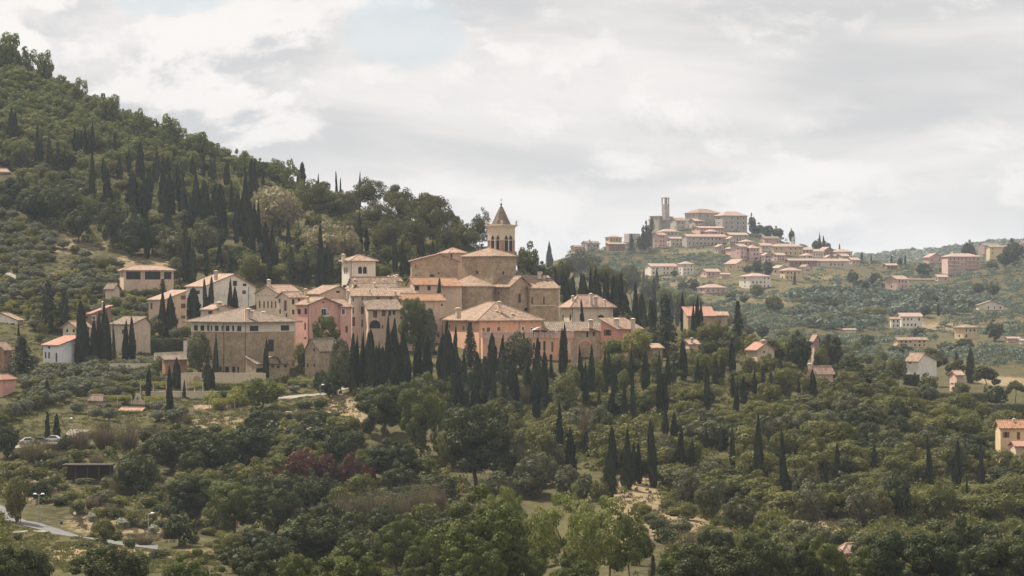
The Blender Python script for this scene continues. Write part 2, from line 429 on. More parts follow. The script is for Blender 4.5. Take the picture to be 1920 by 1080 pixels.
# dry grass and bare earth: (px, row, half width, half height, amount, nearest, farthest distance)
DRY = [(1480, 540, 330, 75, .30, 1150, 2600), (1800, 590, 200, 70, .28, 1150, 2500), (650, 770, 70, 32, 1, 300, 800), (610, 800, 50, 25, .5, 300, 800), (420, 805, 120, 24, .8, 300, 760), (1190, 930, 55, 45, .95, 300, 760), (1265, 985, 75, 30, 1, 300, 700),
       (180, 1040, 110, 17, .8, 300, 600), (240, 985, 120, 22, .8, 300, 650), (760, 940, 90, 45, .7, 300, 700), (265, 492, 65, 12, 1, 700, 1050), (140, 462, 70, 16, .6, 700, 1050),
       (60, 900, 70, 45, .6, 300, 700), (220, 900, 90, 25, .6, 300, 700), (430, 1040, 160, 14, .5, 300, 640), (1250, 528, 60, 8, 1, 1500, 2300), (1880, 715, 50, 9, 1, 900, 1500),
       (1590, 640, 40, 10, .7, 1100, 1900), (1760, 612, 70, 8, .7, 1300, 2200), (1480, 560, 120, 10, .5, 1400, 2300), (1700, 540, 120, 8, .3, 1500, 2400), (1560, 520, 60, 6, .5, 1500, 2400),
       (1290, 470, 90, 7, .45, 1800, 2500), (1550, 985, 70, 18, .8, 300, 640), (1620, 990, 60, 20, .5, 300, 600), (500, 735, 60, 10, .2, 600, 760), (1180, 985, 40, 60, .6, 300, 600)]
dry = np.zeros_like(GX)
PP = np.broadcast_to(PXG[:, None], GX.shape)
for x, y, rx, ry, a, ya, yb in DRY:
    k = a * np.exp(-(((PP - x) / rx) ** 2 + ((APP - y) / ry) ** 2) ** 2) * ((YY > ya) & (YY < yb))
    dry = np.maximum(dry, k)
nx, ny = GX.shape
V = np.stack([GX, YY, GZ], -1).reshape(-1, 3)
I = np.arange(nx * ny).reshape(nx, ny)
Q = np.stack([I[:-1, :-1], I[1:, :-1], I[1:, 1:], I[:-1, 1:]], -1).reshape(-1, 4)

m, g, o = newmat('grass_and_earth')
P = wco(g)
at = g.n('ShaderNodeAttribute', attribute_name='dry').outputs['Fac']
nA = g.noise(P, .05, 6, .62); nB = g.noise(P, .5, 5, .65); nC = g.noise(P, 2.2, 4, .6)
green = g.mix(g.ramp(nA, .35, .65), (.040, .040, .018, 1), (.075, .070, .028, 1))
green = g.mix(g.math('MULTIPLY', g.ramp(nB, .40, .62), .8), green, (.105, .084, .042, 1))
straw = g.mix(g.ramp(nB, .35, .65), (.185, .140, .080, 1), (.27, .205, .118, 1))
straw = g.mix(g.math('MULTIPLY', g.ramp(nC, .5, .7), .6), straw, (.095, .075, .036, 1))
f = g.math('ADD', at, g.math('MULTIPLY', g.math('SUBTRACT', nB, .5), 1.6))
f = g.ramp(f, .15, .75)
col = g.mix(f, green, straw)
principled(g, o, col, .97, .05, nC, .25)
M['ground'] = m
me = npmesh('ground', V, Q, m)
at = me.attributes.new('dry', 'FLOAT', 'POINT'); at.data.foreach_set('value', dry.astype(np.float32).ravel())
me.polygons.foreach_set('use_smooth', np.ones(len(me.polygons), dtype=bool))
tag(obj('ground', me), 'rolling grassy hillside with patches of dry straw', 'terrain', kind='structure')

ROADS = []
def on_road(x, y, m=.8):
    return any(((P - np.array([x, y])) ** 2).sum(1).min() < (w_ / 2 + m) ** 2 for P, w_ in ROADS)
def strip(name, pts, width, mat, up=.12, dens=3.0):
    """A ribbon laid on the ground along (px, row) points."""
    P3 = []
    for px, py in pts:
        Y = hit(px, py)
        P3.append(Vector(((px - CX) / F * Y, Y, 0)))
    C = []
    for a, b in zip(P3, P3[1:]):
        n = max(2, int((b - a).length / dens))
        C += [a.lerp(b, i / n) for i in range(n)]
    C.append(P3[-1])
    ROADS.append((np.array([(c.x, c.y) for c in C]), width))
    Vv, Ff = [], []
    k = 5
    for i, c in enumerate(C):
        d = (C[min(i + 1, len(C) - 1)] - C[max(i - 1, 0)]).normalized(); n = Vector((-d.y, d.x, 0))
        for q in range(k):
            p = c + n * width * (q / (k - 1) - .5)
            Vv.append((p.x, p.y, gz(p.x, p.y) + up))
    for i in range(len(C) - 1):
        for q in range(k - 1):
            a = i * k + q
            Ff.append((a, a + 1, a + k + 1, a + k))
    return obj(name, mesh(name, Vv, Ff, mat, smooth=True))
M['asphalt'] = plain('pale_worn_asphalt', (.165, .158, .15), .9, .1, .15)
M['gravel'] = plain('pale_gravel', (.26, .225, .185), .95, .1, .2)
tag(strip('road', [(-60, 938), (0, 962), (60, 984), (110, 997), (170, 1009), (230, 1020), (296, 1028)], 6.2, M['asphalt']), 'pale asphalt road curving down through dry verges', 'road', kind='structure')
tag(strip('footpath', [(-40, 999), (40, 998), (90, 996), (125, 999)], 1.6, M['gravel'], .10), 'narrow gravel footpath joining the road', 'path', kind='structure')
tag(strip('lane', [(520, 748), (552, 744), (590, 741), (618, 736), (650, 728)], 5.0, M['gravel']), 'pale lane below the stone hall', 'road', kind='structure')
tag(strip('garden_path', [(-20, 505), (12, 512), (30, 522), (44, 527)], 3.0, M['gravel']), 'white garden path on the terraced slope', 'path', kind='structure')
tag(strip('terrace_path', [(150, 503), (190, 516), (225, 524)], 1.2, M['gravel']), 'thin pale terrace path below the glass pavilion', 'path', kind='structure')
tag(strip('parking_lane', [(-20, 838), (40, 838), (100, 833), (150, 806)], 5.0, M['gravel']), 'pale parking lane behind brown scrub', 'road', kind='structure')

# ------------------------------------------------------------------ building volumes
def arcpts(cx, v0, w, h, t):
    """Outline of an opening in face coordinates (u, v)."""
    if t == 'o':
        return [(cx + w / 2 * math.cos(a), v0 + h / 2 + h / 2 * math.sin(a)) for a in [2 * math.pi * i / 16 for i in range(16)]]
    if t in 'ac':
        r = w / 2; hs = max(.1, h - r)
        return [(cx - r, v0), (cx + r, v0), (cx + r, v0 + hs)] + [(cx + r * math.cos(a), v0 + hs + r * math.sin(a)) for a in [math.pi * i / 8 for i in range(1, 8)]] + [(cx - r, v0 + hs)]
    if t == 'p':                                             # pointed
        hs = h - w * .8
        return [(cx - w / 2, v0), (cx + w / 2, v0), (cx + w / 2, v0 + hs), (cx + w * .3, v0 + hs + w * .5), (cx, v0 + h), (cx - w * .3, v0 + hs + w * .5), (cx - w / 2, v0 + hs)]
    return [(cx - w / 2, v0), (cx + w / 2, v0), (cx + w / 2, v0 + h), (cx - w / 2, v0 + h)]

def face(Vs, Fs, outer, holes, tr, depth=.28):
    """Tessellated wall face with reveals; tr(u, v, d) maps to 3D (d = depth inwards)."""
    loops = [[Vector((a, b, 0)) for a, b in outer]] + [[Vector((a, b, 0)) for a, b in h] for h in holes]
    flat = [p for l in loops for p in l]
    b = len(Vs)
    Vs += [tr(p.x, p.y, 0) for p in flat]
    for t in tessellate_polygon(loops): Fs.append([b + i for i in t])
    for h in holes:
        b = len(Vs); n = len(h)
        Vs += [tr(a, c, 0) for a, c in h] + [tr(a, c, depth) for a, c in h]
        for i in range(n): Fs.append([b + i, b + (i + 1) % n, b + n + (i + 1) % n, b + n + i])

def cutface(Vs, Fs, top, H, holes, tr, depth=.28):
    """Wall face cut into upright strips so that every opening is a real hole with reveals. top: (u, v) eaves line from left to right."""
    bb = [(min(p[0] for p in h), max(p[0] for p in h), min(p[1] for p in h), max(p[1] for p in h)) for h in holes]
    cuts = sorted(set([round(t[0], 4) for t in top] + [round(min(max(x, top[0][0]), top[-1][0]), 4) for b in bb for x in b[:2]]))
    def tv(u):
        for (a0, v0), (a1, v1) in zip(top, top[1:]):
            if a0 - 1e-6 <= u <= a1 + 1e-6: return v0 + (v1 - v0) * (u - a0) / max(1e-9, a1 - a0)
        return top[-1][1]
    def quad(pts):
        b = len(Vs); Vs.extend(tr(x, y, 0) for x, y in pts); Fs.append(list(range(b, b + len(pts))))
    for u0, u1 in zip(cuts, cuts[1:]):
        if u1 - u0 < 1e-4: continue
        um = (u0 + u1) / 2
        iv = sorted((b[2], b[3]) for b in bb if b[0] < um < b[1])
        v = -H
        for lo, hi in iv:
            if lo > v + 1e-5: quad([(u0, v), (u1, v), (u1, lo), (u0, lo)])
            v = max(v, hi)
        quad([(u0, v), (u1, v), (u1, tv(u1)), (u0, tv(u0))])
    for h, b in zip(holes, bb):
        cu, cv = (b[0] + b[1]) / 2, (b[2] + b[3]) / 2; n = len(h)
        for i in range(n):
            p, q = h[i], h[(i + 1) % n]; mx, my = (p[0] + q[0]) / 2, (p[1] + q[1]) / 2
            k = (b[1] if mx > cu else b[0], b[3] if my > cv else b[2])
            if abs((p[0] - k[0]) * (q[1] - k[1]) - (q[0] - k[0]) * (p[1] - k[1])) > 1e-6 and not (abs(p[0] - q[0]) < 1e-6 or abs(p[1] - q[1]) < 1e-6): quad([k, p, q])
        s0 = len(Vs)
        Vs.extend([tr(x, y, 0) for x, y in h] + [tr(x, y, depth) for x, y in h])
        for i in range(n): Fs.append([s0 + i, s0 + (i + 1) % n, s0 + n + (i + 1) % n, s0 + n + i])

def roof_slab(polys, t):
    """Closed slab from top polygons that share edges."""
    idx, V, top = {}, [], []
    for p in polys:
        f = []
        for v in p:
            k = (round(v[0], 3), round(v[1], 3), round(v[2], 3))
            if k not in idx: idx[k] = len(V); V.append(k)
            f.append(idx[k])
        top.append(f)
    n = len(V); V2 = V + [(x, y, z - t) for x, y, z in V]
    ed = {}
    for f in top:
        for a, b in zip(f, f[1:] + f[:1]): ed[(a, b)] = 1
    Fc = [list(f) for f in top] + [[i + n for i in reversed(f)] for f in top]
    for a, b in ed:
        if (b, a) not in ed: Fc.append([b, a, a + n, b + n])
    uv = []
    for f in Fc:
        p = [Vector(V2[i]) for i in f]
        nn = (p[1] - p[0]).cross(p[2] - p[0])
        if nn.length < 1e-6: nn = Vector((0, 0, 1))
        nn.normalize()
        if nn.z < 0: nn = -nn
        u = Vector((0, 0, 1)).cross(nn)
        u = u.normalized() if u.length > .05 else Vector((1, 0, 0))
        v = nn.cross(u)
        uv += [(q.dot(u), q.dot(v)) for q in p]
    return V2, Fc, uv

WF = {'b': ('frame', .0), 'w': ('whiteframe', .0)}
def volume(root, px, py, Y, yaw, a, b, h, roof='gF', rise=12, wm='cream', rm='tile', wins=(), chims=(), over=.55, rp=.5, deep=True, frame='frame',
           walln='wall', roofn='roof', t=.30, simple=False, pipes=(), caps=True):
    """A block seen corner on. (px, py): near corner at the eaves; a, b: apparent widths of its two visible faces; h, rise in photo pixels."""
    s = sc(Y); q = R(yaw); c, sn = math.cos(q), abs(math.sin(q))
    if yaw > 0: wid, dep = b * s / c, a * s / max(sn, .05)
    else: wid, dep = a * s / c, b * s / max(sn, .05)
    if roof in ('sB', 'gS', 'hip', 'pyr') and (a if yaw > 0 else b) < 9: dep = max(dep, rise * s / .36 * (1 if roof == 'sB' else 2))
    x0, x1 = (0, wid) if yaw > 0 else (-wid, 0)
    d = dep; r = rise * s; H = h * s
    org = pt(px, py, Y); loc = org - root.location
    q -= math.atan2(org.x, org.y)                # yaw is measured from the line of sight
    rot = Matrix.Rotation(q, 3, 'Z')
    if deep:
        gm = min(gz(*((org + rot @ Vector((x, y, 0))).xy)) for x in (x0, x1) for y in (0, d))
        H = max(H, org.z - gm + .6)
    xr = x0 + (x1 - x0) * rp
    TF = TB = [(x0, 0), (x1, 0)]; TL = TR = [(0, 0), (d, 0)]
    if roof == 'gF': TF = TB = [(x0, 0), (xr, r), (x1, 0)]
    if roof == 'gS': TL = TR = [(0, 0), (d * rp, r), (d, 0)]
    if roof == 'sR': TF = TB = [(x0, 0), (x1, r)]; TR = [(0, r), (d, r)]
    if roof == 'sL': TF = TB = [(x0, r), (x1, 0)]; TL = [(0, r), (d, r)]
    if roof == 'sB': TL = TR = [(0, 0), (d, r)]; TB = [(x0, r), (x1, r)]
    ex = .0 if roof in ('none', 'flat') else .02
    trs = {'F': lambda u, v, k: (u, k, v - ex), 'B': lambda u, v, k: (u, d - k, v - ex), 'L': lambda u, v, k: (x0 + k, u, v - ex), 'R': lambda u, v, k: (x1 - k, u, v - ex)}
    tops = {'F': TF, 'B': TB, 'L': TL, 'R': TR}
    left, right = ('L', 'F') if yaw > 0 else ('F', 'R')
    holes = {k: [] for k in 'FBLR'}
    made = []
    for side, wx, wy, ww, wh, ty in wins:
        fc = left if side == 'l' else right
        if fc == 'F':
            u = (wx - px) * s / c; W = ww * s / c
        else:
            u = abs(wx - px) * s / max(sn, .05); W = ww * s / max(sn, .05)
        v = (py - wy) * s; Hh = wh * s
        pts = arcpts(u, v - Hh / 2, W, Hh, ty if ty in 'aop' else 'w')
        holes[fc].append(pts); made.append((fc, u, v, W, Hh, ty, pts))
    Vs, Fs = [], []
    for k in 'FBLR':
        cutface(Vs, Fs, tops[k], H, holes[k], trs[k])
    if roof in ('flat',):
        n0 = len(Vs); Vs += [(x0, 0, 0), (x1, 0, 0), (x1, d, 0), (x0, d, 0)]; Fs.append([n0, n0 + 1, n0 + 2, n0 + 3])
    wall = obj(walln, mesh(walln, Vs, Fs, M[wm]), root, loc, q)
    # windows
    for fc, u, v, W, Hh, ty, pts in made:
        tr = trs[fc]; cu = sum(p[0] for p in pts) / len(pts); cv = sum(p[1] for p in pts) / len(pts)
        fm = 'whiteframe' if ty in 'xX' else frame
        door = ty == 'd'
        nm = 'door' if door else 'window'
        if simple:
            obj(nm, mesh(nm, [tr(p[0], p[1], .2) for p in pts], [list(range(len(pts)))], M['dark' if door else 'glass']), root, loc, q)
            continue
        if ty == 'B':                                         # bricked-up panel
            obj('blind_panel', mesh('blind_panel', [tr(p[0], p[1], .10) for p in pts], [list(range(len(pts)))], M['pale']), root, loc, q)
            continue
        f = MB(); n = len(pts); th = .085
        kx_, ky_ = max(.3, 1 - 2 * th / max(W, .3)), max(.3, 1 - 2 * th / max(Hh, .3))
        inn = [(cu + (p[0] - cu) * kx_, cv + (p[1] - cv) * ky_) for p in pts]
        f.add([tr(p[0], p[1], .13) for p in pts] + [tr(p[0], p[1], .13) for p in inn] + [tr(p[0], p[1], .20) for p in inn],
              [(i, (i + 1) % n, n + (i + 1) % n, n + i) for i in range(n)] + [(n + i, n + (i + 1) % n, 2 * n + (i + 1) % n, 2 * n + i) for i in range(n)])
        if W > .7 and not door:
            f.add([tr(cu - .03, cv - Hh * .46, .14), tr(cu + .03, cv - Hh * .46, .14), tr(cu + .03, cv + Hh * .46, .14), tr(cu - .03, cv + Hh * .46, .14)], [(0, 1, 2, 3)])
        if ty in 'xX':                                        # pale stone surround, proud of the wall
            o2 = [(cu + (p[0] - cu) * (1 + .44 / W), cv + (p[1] - cv) * (1 + .44 / Hh)) for p in pts]
            f.add([tr(p[0], p[1], -.03) for p in pts] + [tr(p[0], p[1], -.03) for p in o2], [(i, (i + 1) % n, n + (i + 1) % n, n + i) for i in range(n)], 0)
        wo = f.obj(nm, M[fm], root, loc, q)
        obj('leaf' if door else 'pane', mesh('pane', [tr(p[0], p[1], .19) for p in pts], [list(range(n))], M['shutter' if door else 'greenshutter' if ty == 'g' else 'shutter' if ty == 'c' else 'glass']), wo)
        if ty == 's':
            for sg in (-1, 1):
                sb = MB(); e0 = u + sg * (W / 2 + .04); e1 = u + sg * (W / 2 + .04 + W * .48)
                e0, e1 = min(e0, e1), max(e0, e1)
                Vv = [tr(x, y, k) for k in (-.06, -.01) for x, y in ((e0, v - Hh / 2), (e1, v - Hh / 2), (e1, v + Hh / 2), (e0, v + Hh / 2))]
                sb.add(Vv, [(0, 1, 2, 3), (0, 1, 5, 4), (1, 2, 6, 5), (2, 3, 7, 6), (3, 0, 4, 7)])
                sb.obj('shutter', M['shutter'], wo)
    for side, wx in pipes:
        fc = left if side == 'l' else right
        u = (wx - px) * s / c if fc == 'F' else abs(wx - px) * s / max(sn, .05)
        p = MB(); p.tube(trs[fc](u, -.1, -.09), trs[fc](u, -H, -.09), .07, .07, 5)
        p.obj('drainpipe', M['dark'], root, loc, q)
    # roof
    o_ = over; polys = []; X0, X1, Y0, Y1 = x0 - o_, x1 + o_, -o_, d + o_; ridges = []
    z0 = .16
    if roof == 'gF':
        sl1 = r / max(.1, xr - x0); sl2 = r / max(.1, x1 - xr)
        A_, B_ = (xr, Y0, r + z0), (xr, Y1, r + z0)
        polys = [[(X0, Y1, z0 - sl1 * o_), (X0, Y0, z0 - sl1 * o_), A_, B_], [(X1, Y0, z0 - sl2 * o_), (X1, Y1, z0 - sl2 * o_), B_, A_]]; ridges = [(A_, B_)]
    elif roof == 'gS':
        yr = d * rp; sl1 = r / max(.1, yr); sl2 = r / max(.1, d - yr)
        A_, B_ = (X0, yr, r + z0), (X1, yr, r + z0)
        polys = [[(X0, Y0, z0 - sl1 * o_), (X1, Y0, z0 - sl1 * o_), B_, A_], [(X1, Y1, z0 - sl2 * o_), (X0, Y1, z0 - sl2 * o_), A_, B_]]; ridges = [(A_, B_)]
    elif roof in ('hip', 'pyr'):
        hw = min(x1 - x0, d) / 2 + o_
        if roof == 'pyr': A_ = B_ = ((x0 + x1) / 2, d / 2, r + z0)
        elif (x1 - x0) >= d: A_, B_ = (X0 + hw, d / 2, r + z0), (X1 - hw, d / 2, r + z0)
        else: A_, B_ = ((x0 + x1) / 2, Y0 + hw, r + z0), ((x0 + x1) / 2, Y1 - hw, r + z0)
        ze = z0 - .12
        a1, a2, a3, a4 = (X0, Y0, ze), (X1, Y0, ze), (X1, Y1, ze), (X0, Y1, ze)
        if (x1 - x0) >= d or roof == 'pyr': polys = [[a1, a2, B_, A_] if A_ != B_ else [a1, a2, A_], [a3, a4, A_, B_] if A_ != B_ else [a3, a4, A_], [a2, a3, B_], [a4, a1, A_]]
        else: polys = [[a1, a2, A_], [a3, a4, B_], [a2, a3, B_, A_], [a4, a1, A_, B_]]
        ridges = [(A_, B_)] if A_ != B_ else []
        if (x1 - x0) >= d or roof == 'pyr': ridges += [(a1, A_), (a2, B_), (a3, B_), (a4, A_)]
        else: ridges += [(a1, A_), (a2, A_), (a3, B_), (a4, B_)]
    elif roof == 'sR':
        k = r / (x1 - x0); polys = [[(X0, Y0, z0 - k * o_), (X1, Y0, r + z0 + k * o_), (X1, Y1, r + z0 + k * o_), (X0, Y1, z0 - k * o_)]]
    elif roof == 'sL':
        k = r / (x1 - x0); polys = [[(X0, Y0, r + z0 + k * o_), (X1, Y0, z0 - k * o_), (X1, Y1, z0 - k * o_), (X0, Y1, r + z0 + k * o_)]]
    elif roof == 'sB':
        k = r / d; polys = [[(X0, Y0, z0 - k * o_), (X1, Y0, z0 - k * o_), (X1, Y1, r + z0 + k * o_), (X0, Y1, r + z0 + k * o_)]]
    ro = None
    if polys:
        Vr, Fr, uv = roof_slab(polys, t)
        ro = obj(roofn, mesh(roofn, Vr, Fr, M[rm], uv=uv), root, loc, q)
        if caps and not simple and ridges:
            rb = MB()
            for A_, B_ in ridges:
                rb.tube(Vector(A_) + Vector((0, 0, .02)), Vector(B_) + Vector((0, 0, .02)), .15, .15, 6)
            rb.obj('ridge_tiles', M['tile' if rm != 'tilepink' else 'tilepink'], ro)
    for cx_, cy_, cw, ch in chims:                             # px, row of top, width, height in photo pixels
        W = cw * s; Hh = ch * s
        u = pt(cx_, cy_, Y + 3.0 if not deep else Y + min(d, wid) * .35) - org
        u = rot.transposed() @ u
        k = MB(); k.box(u.x - W / 2, u.x + W / 2, u.y - W / 2, u.y + W / 2, u.z - Hh - 1.6, u.z - .35)
        k.box(u.x - W * .66, u.x + W * .66, u.y - W * .66, u.y + W * .66, u.z - .35, u.z - .2)
        k.box(u.x - W * .4, u.x + W * .4, u.y - W * .4, u.y + W * .4, u.z - .2, u.z - .02, 1)
        k.add([(u.x - W * .7, u.y - W * .7, u.z), (u.x + W * .7, u.y - W * .7, u.z), (u.x + W * .7, u.y + W * .7, u.z), (u.x - W * .7, u.y + W * .7, u.z), (u.x, u.y, u.z + .3)],
              [(0, 1, 4), (1, 2, 4), (2, 3, 4), (3, 0, 4), (3, 2, 1, 0)])
        co = k.obj('chimney', [M['tan' if wm in ('tan', 'pink', 'peach') else 'beige'], M['dark']], ro or root)
        if not ro: co.location = loc; co.rotation_euler = (0, 0, q)
    return wall, ro, (org, rot, x0, x1, d)

def house(name, label, px, py, Y, yaw, a, b, h, *args, cat='house', group=None, **k):
    s = sc(Y)
    base = pt(px, py + h, Y)
    root = empty(name, base, label, cat, group)
    volume(root, px, py, Y, yaw, a, b, h, *args, **k)
    return root
def row(side, x0, x1, n, y, w, h, t='w'):
    return [(side, x0 + (x1 - x0) * (i + .5) / n, y, w, h, t) for i in range(n)]

# ================================================================== the village
# big stone hall
st = empty('stone_hall', pt(459, 700, 740), 'large square stone hall with cream top band and brown hipped roof', 'hall')
lw = [('l', x, 616, ww, 10.5, 'w') for x, ww in ((366, 8), (378.5, 8), (389, 3.4), (396, 3), (406, 7.5), (416.5, 3), (426.5, 7.5), (437, 4.5), (448.5, 8))]
volume(st, 459, 604, 740, 45, 102, 95, 19, 'hip', 25, 'pale', 'tilebrown', lw + [('r', 476.5, 616, 16.5, 10.5, 'w'), ('r', 535.5, 616, 16.5, 10.5, 'w'), ('r', 506, 616, 20, 10.5, 'B')],
       [(466, 579, 6, 4), (470, 583, 7, 2)], over=1.6, deep=False, walln='upper_wall', pipes=[('l', 392), ('l', 420), ('r', 459.8)])
volume(st, 459, 623.2, 740.3, 45, 101.5, 94.5, 78, 'none', 0, 'stone', 'tile',
       [('r', 508.5, 649, 11, 23, 'w'), ('l', 413, 694, 4, 12, 'w'), ('l', 425.5, 694, 7.5, 12, 'w'), ('l', 438, 694, 6, 12, 'w'), ('l', 446.5, 694, 3, 12, 'w'),
        ('r', 461.5, 694, 3, 12, 'w'), ('r', 466.5, 694, 4, 12, 'w')], walln='stone_wall', pipes=[('l', 420), ('r', 459.8)])
ov = MB(); ov.lathe([(.75, -.2), (.75, .35), (.5, .45), (.0, .5)], 10)
ov.obj('roof_vent', M['beige'], st, pt(494, 587, 745) - st.location)
pv = empty('stone_porch', pt(482, 700, 733), 'low stone porch with curved roof against the stone hall', 'porch')
volume(pv, 481, 683, 733, 35, 8, 62, 17, 'sB', 13, 'stone2', 'tilebrown', [('r', 491, 694, 22, 8, 'w'), ('r', 511.5, 688, 5, 4, 'w'), ('r', 522, 689, 6, 5, 'w'), ('r', 535, 688, 5, 4, 'w')], over=.3)
arch = MB()
prof = [(2.7 * math.cos(math.pi * i / 12), 2.1 * math.sin(math.pi * i / 12)) for i in range(13)]
for (p, q_) in zip(prof, prof[1:]):
    arch.add([(p[0], 0, p[1]), (q_[0], 0, q_[1]), (q_[0], 3, q_[1]), (p[0], 3, p[1]), (p[0] * .86, 0, p[1] * .86), (q_[0] * .86, 0, q_[1] * .86)], [(0, 1, 2, 3), (0, 1, 5, 4)])
arch.add([(x * .86, .5, z * .86) for x, z in prof], [list(range(13))], 1)
arch.obj('arched_dormer', [M['tilebrown'], M['stone']], pv, pt(513, 682, 735) - pv.location, R(40))

house('barn', 'small stone outhouse with rough pale roof right of the stone hall', 599, 657, 738, -30, 27, 43, 56, 'gF', 21, 'stone', 'tilebrown',
      [('l', 589, 656, 3.2, 7, 'w'), ('l', 577, 685, 3, 7, 'w'), ('l', 589, 685, 3, 7, 'w')], cat='outbuilding', over=.4, rp=.35)
# houses climbing behind the hall
house('gabled_house', 'big white gabled house with pink roof below the cypress wood', 382, 537, 850, 42, 33, 98, 42, 'gF', 23, 'white', 'tilepink',
      [('r', 441, 531, 8, 10, 'w'), ('r', 459.5, 534, 7.5, 5, 'w'), ('r', 458.5, 548, 7.5, 7, 'c'), ('l', 371, 548, 7, 7, 'w'), ('l', 358, 548, 5, 7, 'w')], [(405, 508, 5, 8)], pipes=[('r', 467)], rp=.57)
house('apartment_house', 'tan three storey house with flower boxes beside the white gabled house', 306, 562, 815, 55, 27, 44, 42, 'sR', 17, 'tan', 'tilepink',
      [('r', 344, 558, 9, 8, 'c'), ('r', 344, 574, 9, 9, 'c'), ('r', 344, 595, 8, 6, 'c'), ('l', 284, 574, 4, 12, 'c')])
house('cottage', 'low cottage with pale shallow gable and a chimney behind the stone hall', 400, 580, 790, 40, 21, 40, 14, 'gF', 8, 'beige', 'tilepink', [('l', 394, 586, 8, 6, 'w')], [(411, 567, 8, 5)])
house('chapel_house', 'cream house with a row of lancet windows and tall chimney', 520.5, 549, 812, 48, 40, 44, 46, 'gS', 14, 'cream', 'tilepink',
      [('l', x, 571, 2.7, 13.5, 'a') for x in (486.7, 495, 502.3, 509.5, 516.5)] + [('l', x, 554, 1.6, 2.6, 'w') for x in (484, 491, 498, 505, 512)], [(504, 525, 5, 12)])
house('narrow_house', 'narrow cream house wedged between the lancet house and the pink house', 542, 557, 800, 40, 22, 28, 50, 'gS', 9, 'cream', 'tile',
      [('l', 524, 564, 4, 8, 'c'), ('l', 535, 573, 5, 20, 'c'), ('l', 525, 584, 3, 8, 'w'), ('l', 537, 591, 3, 8, 'w'), ('r', 550, 566, 5, 10, 'w'), ('r', 561, 562, 4, 5, 'w'), ('r', 550, 585, 4.5, 9, 'w'), ('r', 563, 584, 4, 8, 'w')], [(533, 546, 3, 8)])
house('pink_house', 'salmon pink house with round attic window and white framed windows', 576.7, 571, 775, 33, 22, 61.5, 66, 'gF', 12.5, 'pink', 'tile',
      [('l', 560.7, 584.5, 6.5, 10, 'w'), ('l', 573, 583.5, 5, 11, 'w'), ('l', 572, 611.5, 3, 14, 'a'), ('l', 572.4, 634, 4, 4, 'w'), ('r', 606.3, 566.8, 3.6, 4, 'o'), ('r', 607.5, 585.5, 9.5, 13, 'x'), ('r', 615.7, 588.5, 4.2, 4.5, 'x')],
      [(577, 557, 4, 8)], pipes=[('r', 577.5), ('r', 637)])
house('pink_annexe', 'salmon pink annexe with one white framed window beside the round attic gable', 638.4, 575, 781, 30, 3, 20.5, 60, 'sB', 11, 'pink', 'tile',
      [('r', 644, 584.5, 5.6, 11, 'x'), ('r', 650, 617.5, 4.5, 13, 'd')])
house('terrace_house', 'long tan stone house with brown shuttered windows above the round bush', 660, 554.5, 802, 12, 2, 30, 62, 'sB', 12, 'beige', 'tile',
      [('r', 662.3, 561, 2.4, 8, 'w'), ('r', 679.3, 561, 2.6, 8, 'w'), ('r', 662.3, 582, 2.4, 11, 'w'), ('r', 679.3, 581.5, 5, 14, 'c'), ('r', 663.3, 603, 5.5, 17, 'c'), ('r', 679, 606, 3, 14, 'd')], [(652, 545, 4, 6)], pipes=[('r', 689)])
house('terrace_house', 'long stone upper house with three small windows above the arcade', 690, 554.5, 812, 10, 2, 58, 40, 'sB', 12, 'stone', 'tile',
      [('r', 709, 562.5, 6.5, 16, 'c'), ('r', 733, 559.5, 5, 9, 'c')], [(693, 543, 3, 5), (741, 546, 4, 6)])
house('arcade_house', 'tan house with a wide ground floor archway below the stone upper house', 690.5, 580, 795, 10, 1.5, 60, 38, 'sB', 16, 'tan', 'tilebrown',
      [('r', 703.5, 588, 8, 15, 'c'), ('r', 719.5, 587, 7, 12, 'c'), ('r', 731, 587, 5, 10, 'w'), ('r', 739, 586, 5, 9, 'w'), ('r', 703, 608, 21, 16, 'a'), ('r', 717.5, 613, 3, 7, 'd')])
house('square_tower', 'square cream altana tower with twin arched window and hipped roof', 657.8, 489, 870, 25, 17, 46.5, 48, 'pyr', 11, 'pale', 'tilepink',
      [('r', 675.3, 506.3, 7.6, 13.5, 'a'), ('r', 684.2, 506.3, 7.6, 13.5, 'a'), ('l', 646.4, 507, 2.4, 13, 'a'), ('l', 650.2, 507, 2.4, 13, 'a')], [(643.5, 477, 5, 6)], cat='tower', over=.9, pipes=[('r', 658.6)])
house('roofed_house', 'long tile roofed house directly below the altana tower', 664, 532, 845, 20, 10, 74, 16, 'gS', 12, 'cream', 'tile', [('r', 648, 536, 4, 4, 'a')], [(665, 524, 5, 4), (720, 524, 3, 5), (742, 520, 4, 7)])
house('roofed_house', 'broad roofed house with orange patched tiles above the pink gable', 600, 551, 815, 35, 30, 60, 20, 'gF', 15, 'tan', 'tile', [('r', 634, 547, 7, 4, 'w')], [(573, 542, 4, 9)], rp=.6)
house('roofed_house', 'house with mixed grey tiles and two hatches above the long stone house', 680, 545, 830, 15, 4, 68, 20, 'gS', 13, 'beige', 'tilebrown', [('r', 645.5, 537, 5, 5, 'w')], [(702, 531, 4, 5)])
house('chimney_house', 'low house carrying a row of five pale chimney cowls', 716, 527, 862, 15, 4, 36, 18, 'gS', 5, 'beige', 'tile', [], [(723, 520, 4, 4), (728.5, 518, 4, 6), (734, 519, 4, 6), (739, 517, 4, 7), (744, 516, 5, 9)])
house('small_house', 'small orange house tucked between grey roofs and terracotta row', 747, 549, 825, 30, 6, 32, 24, 'gS', 9, 'tan', 'tile', [('r', 760, 557, 4, 5, 'w')])
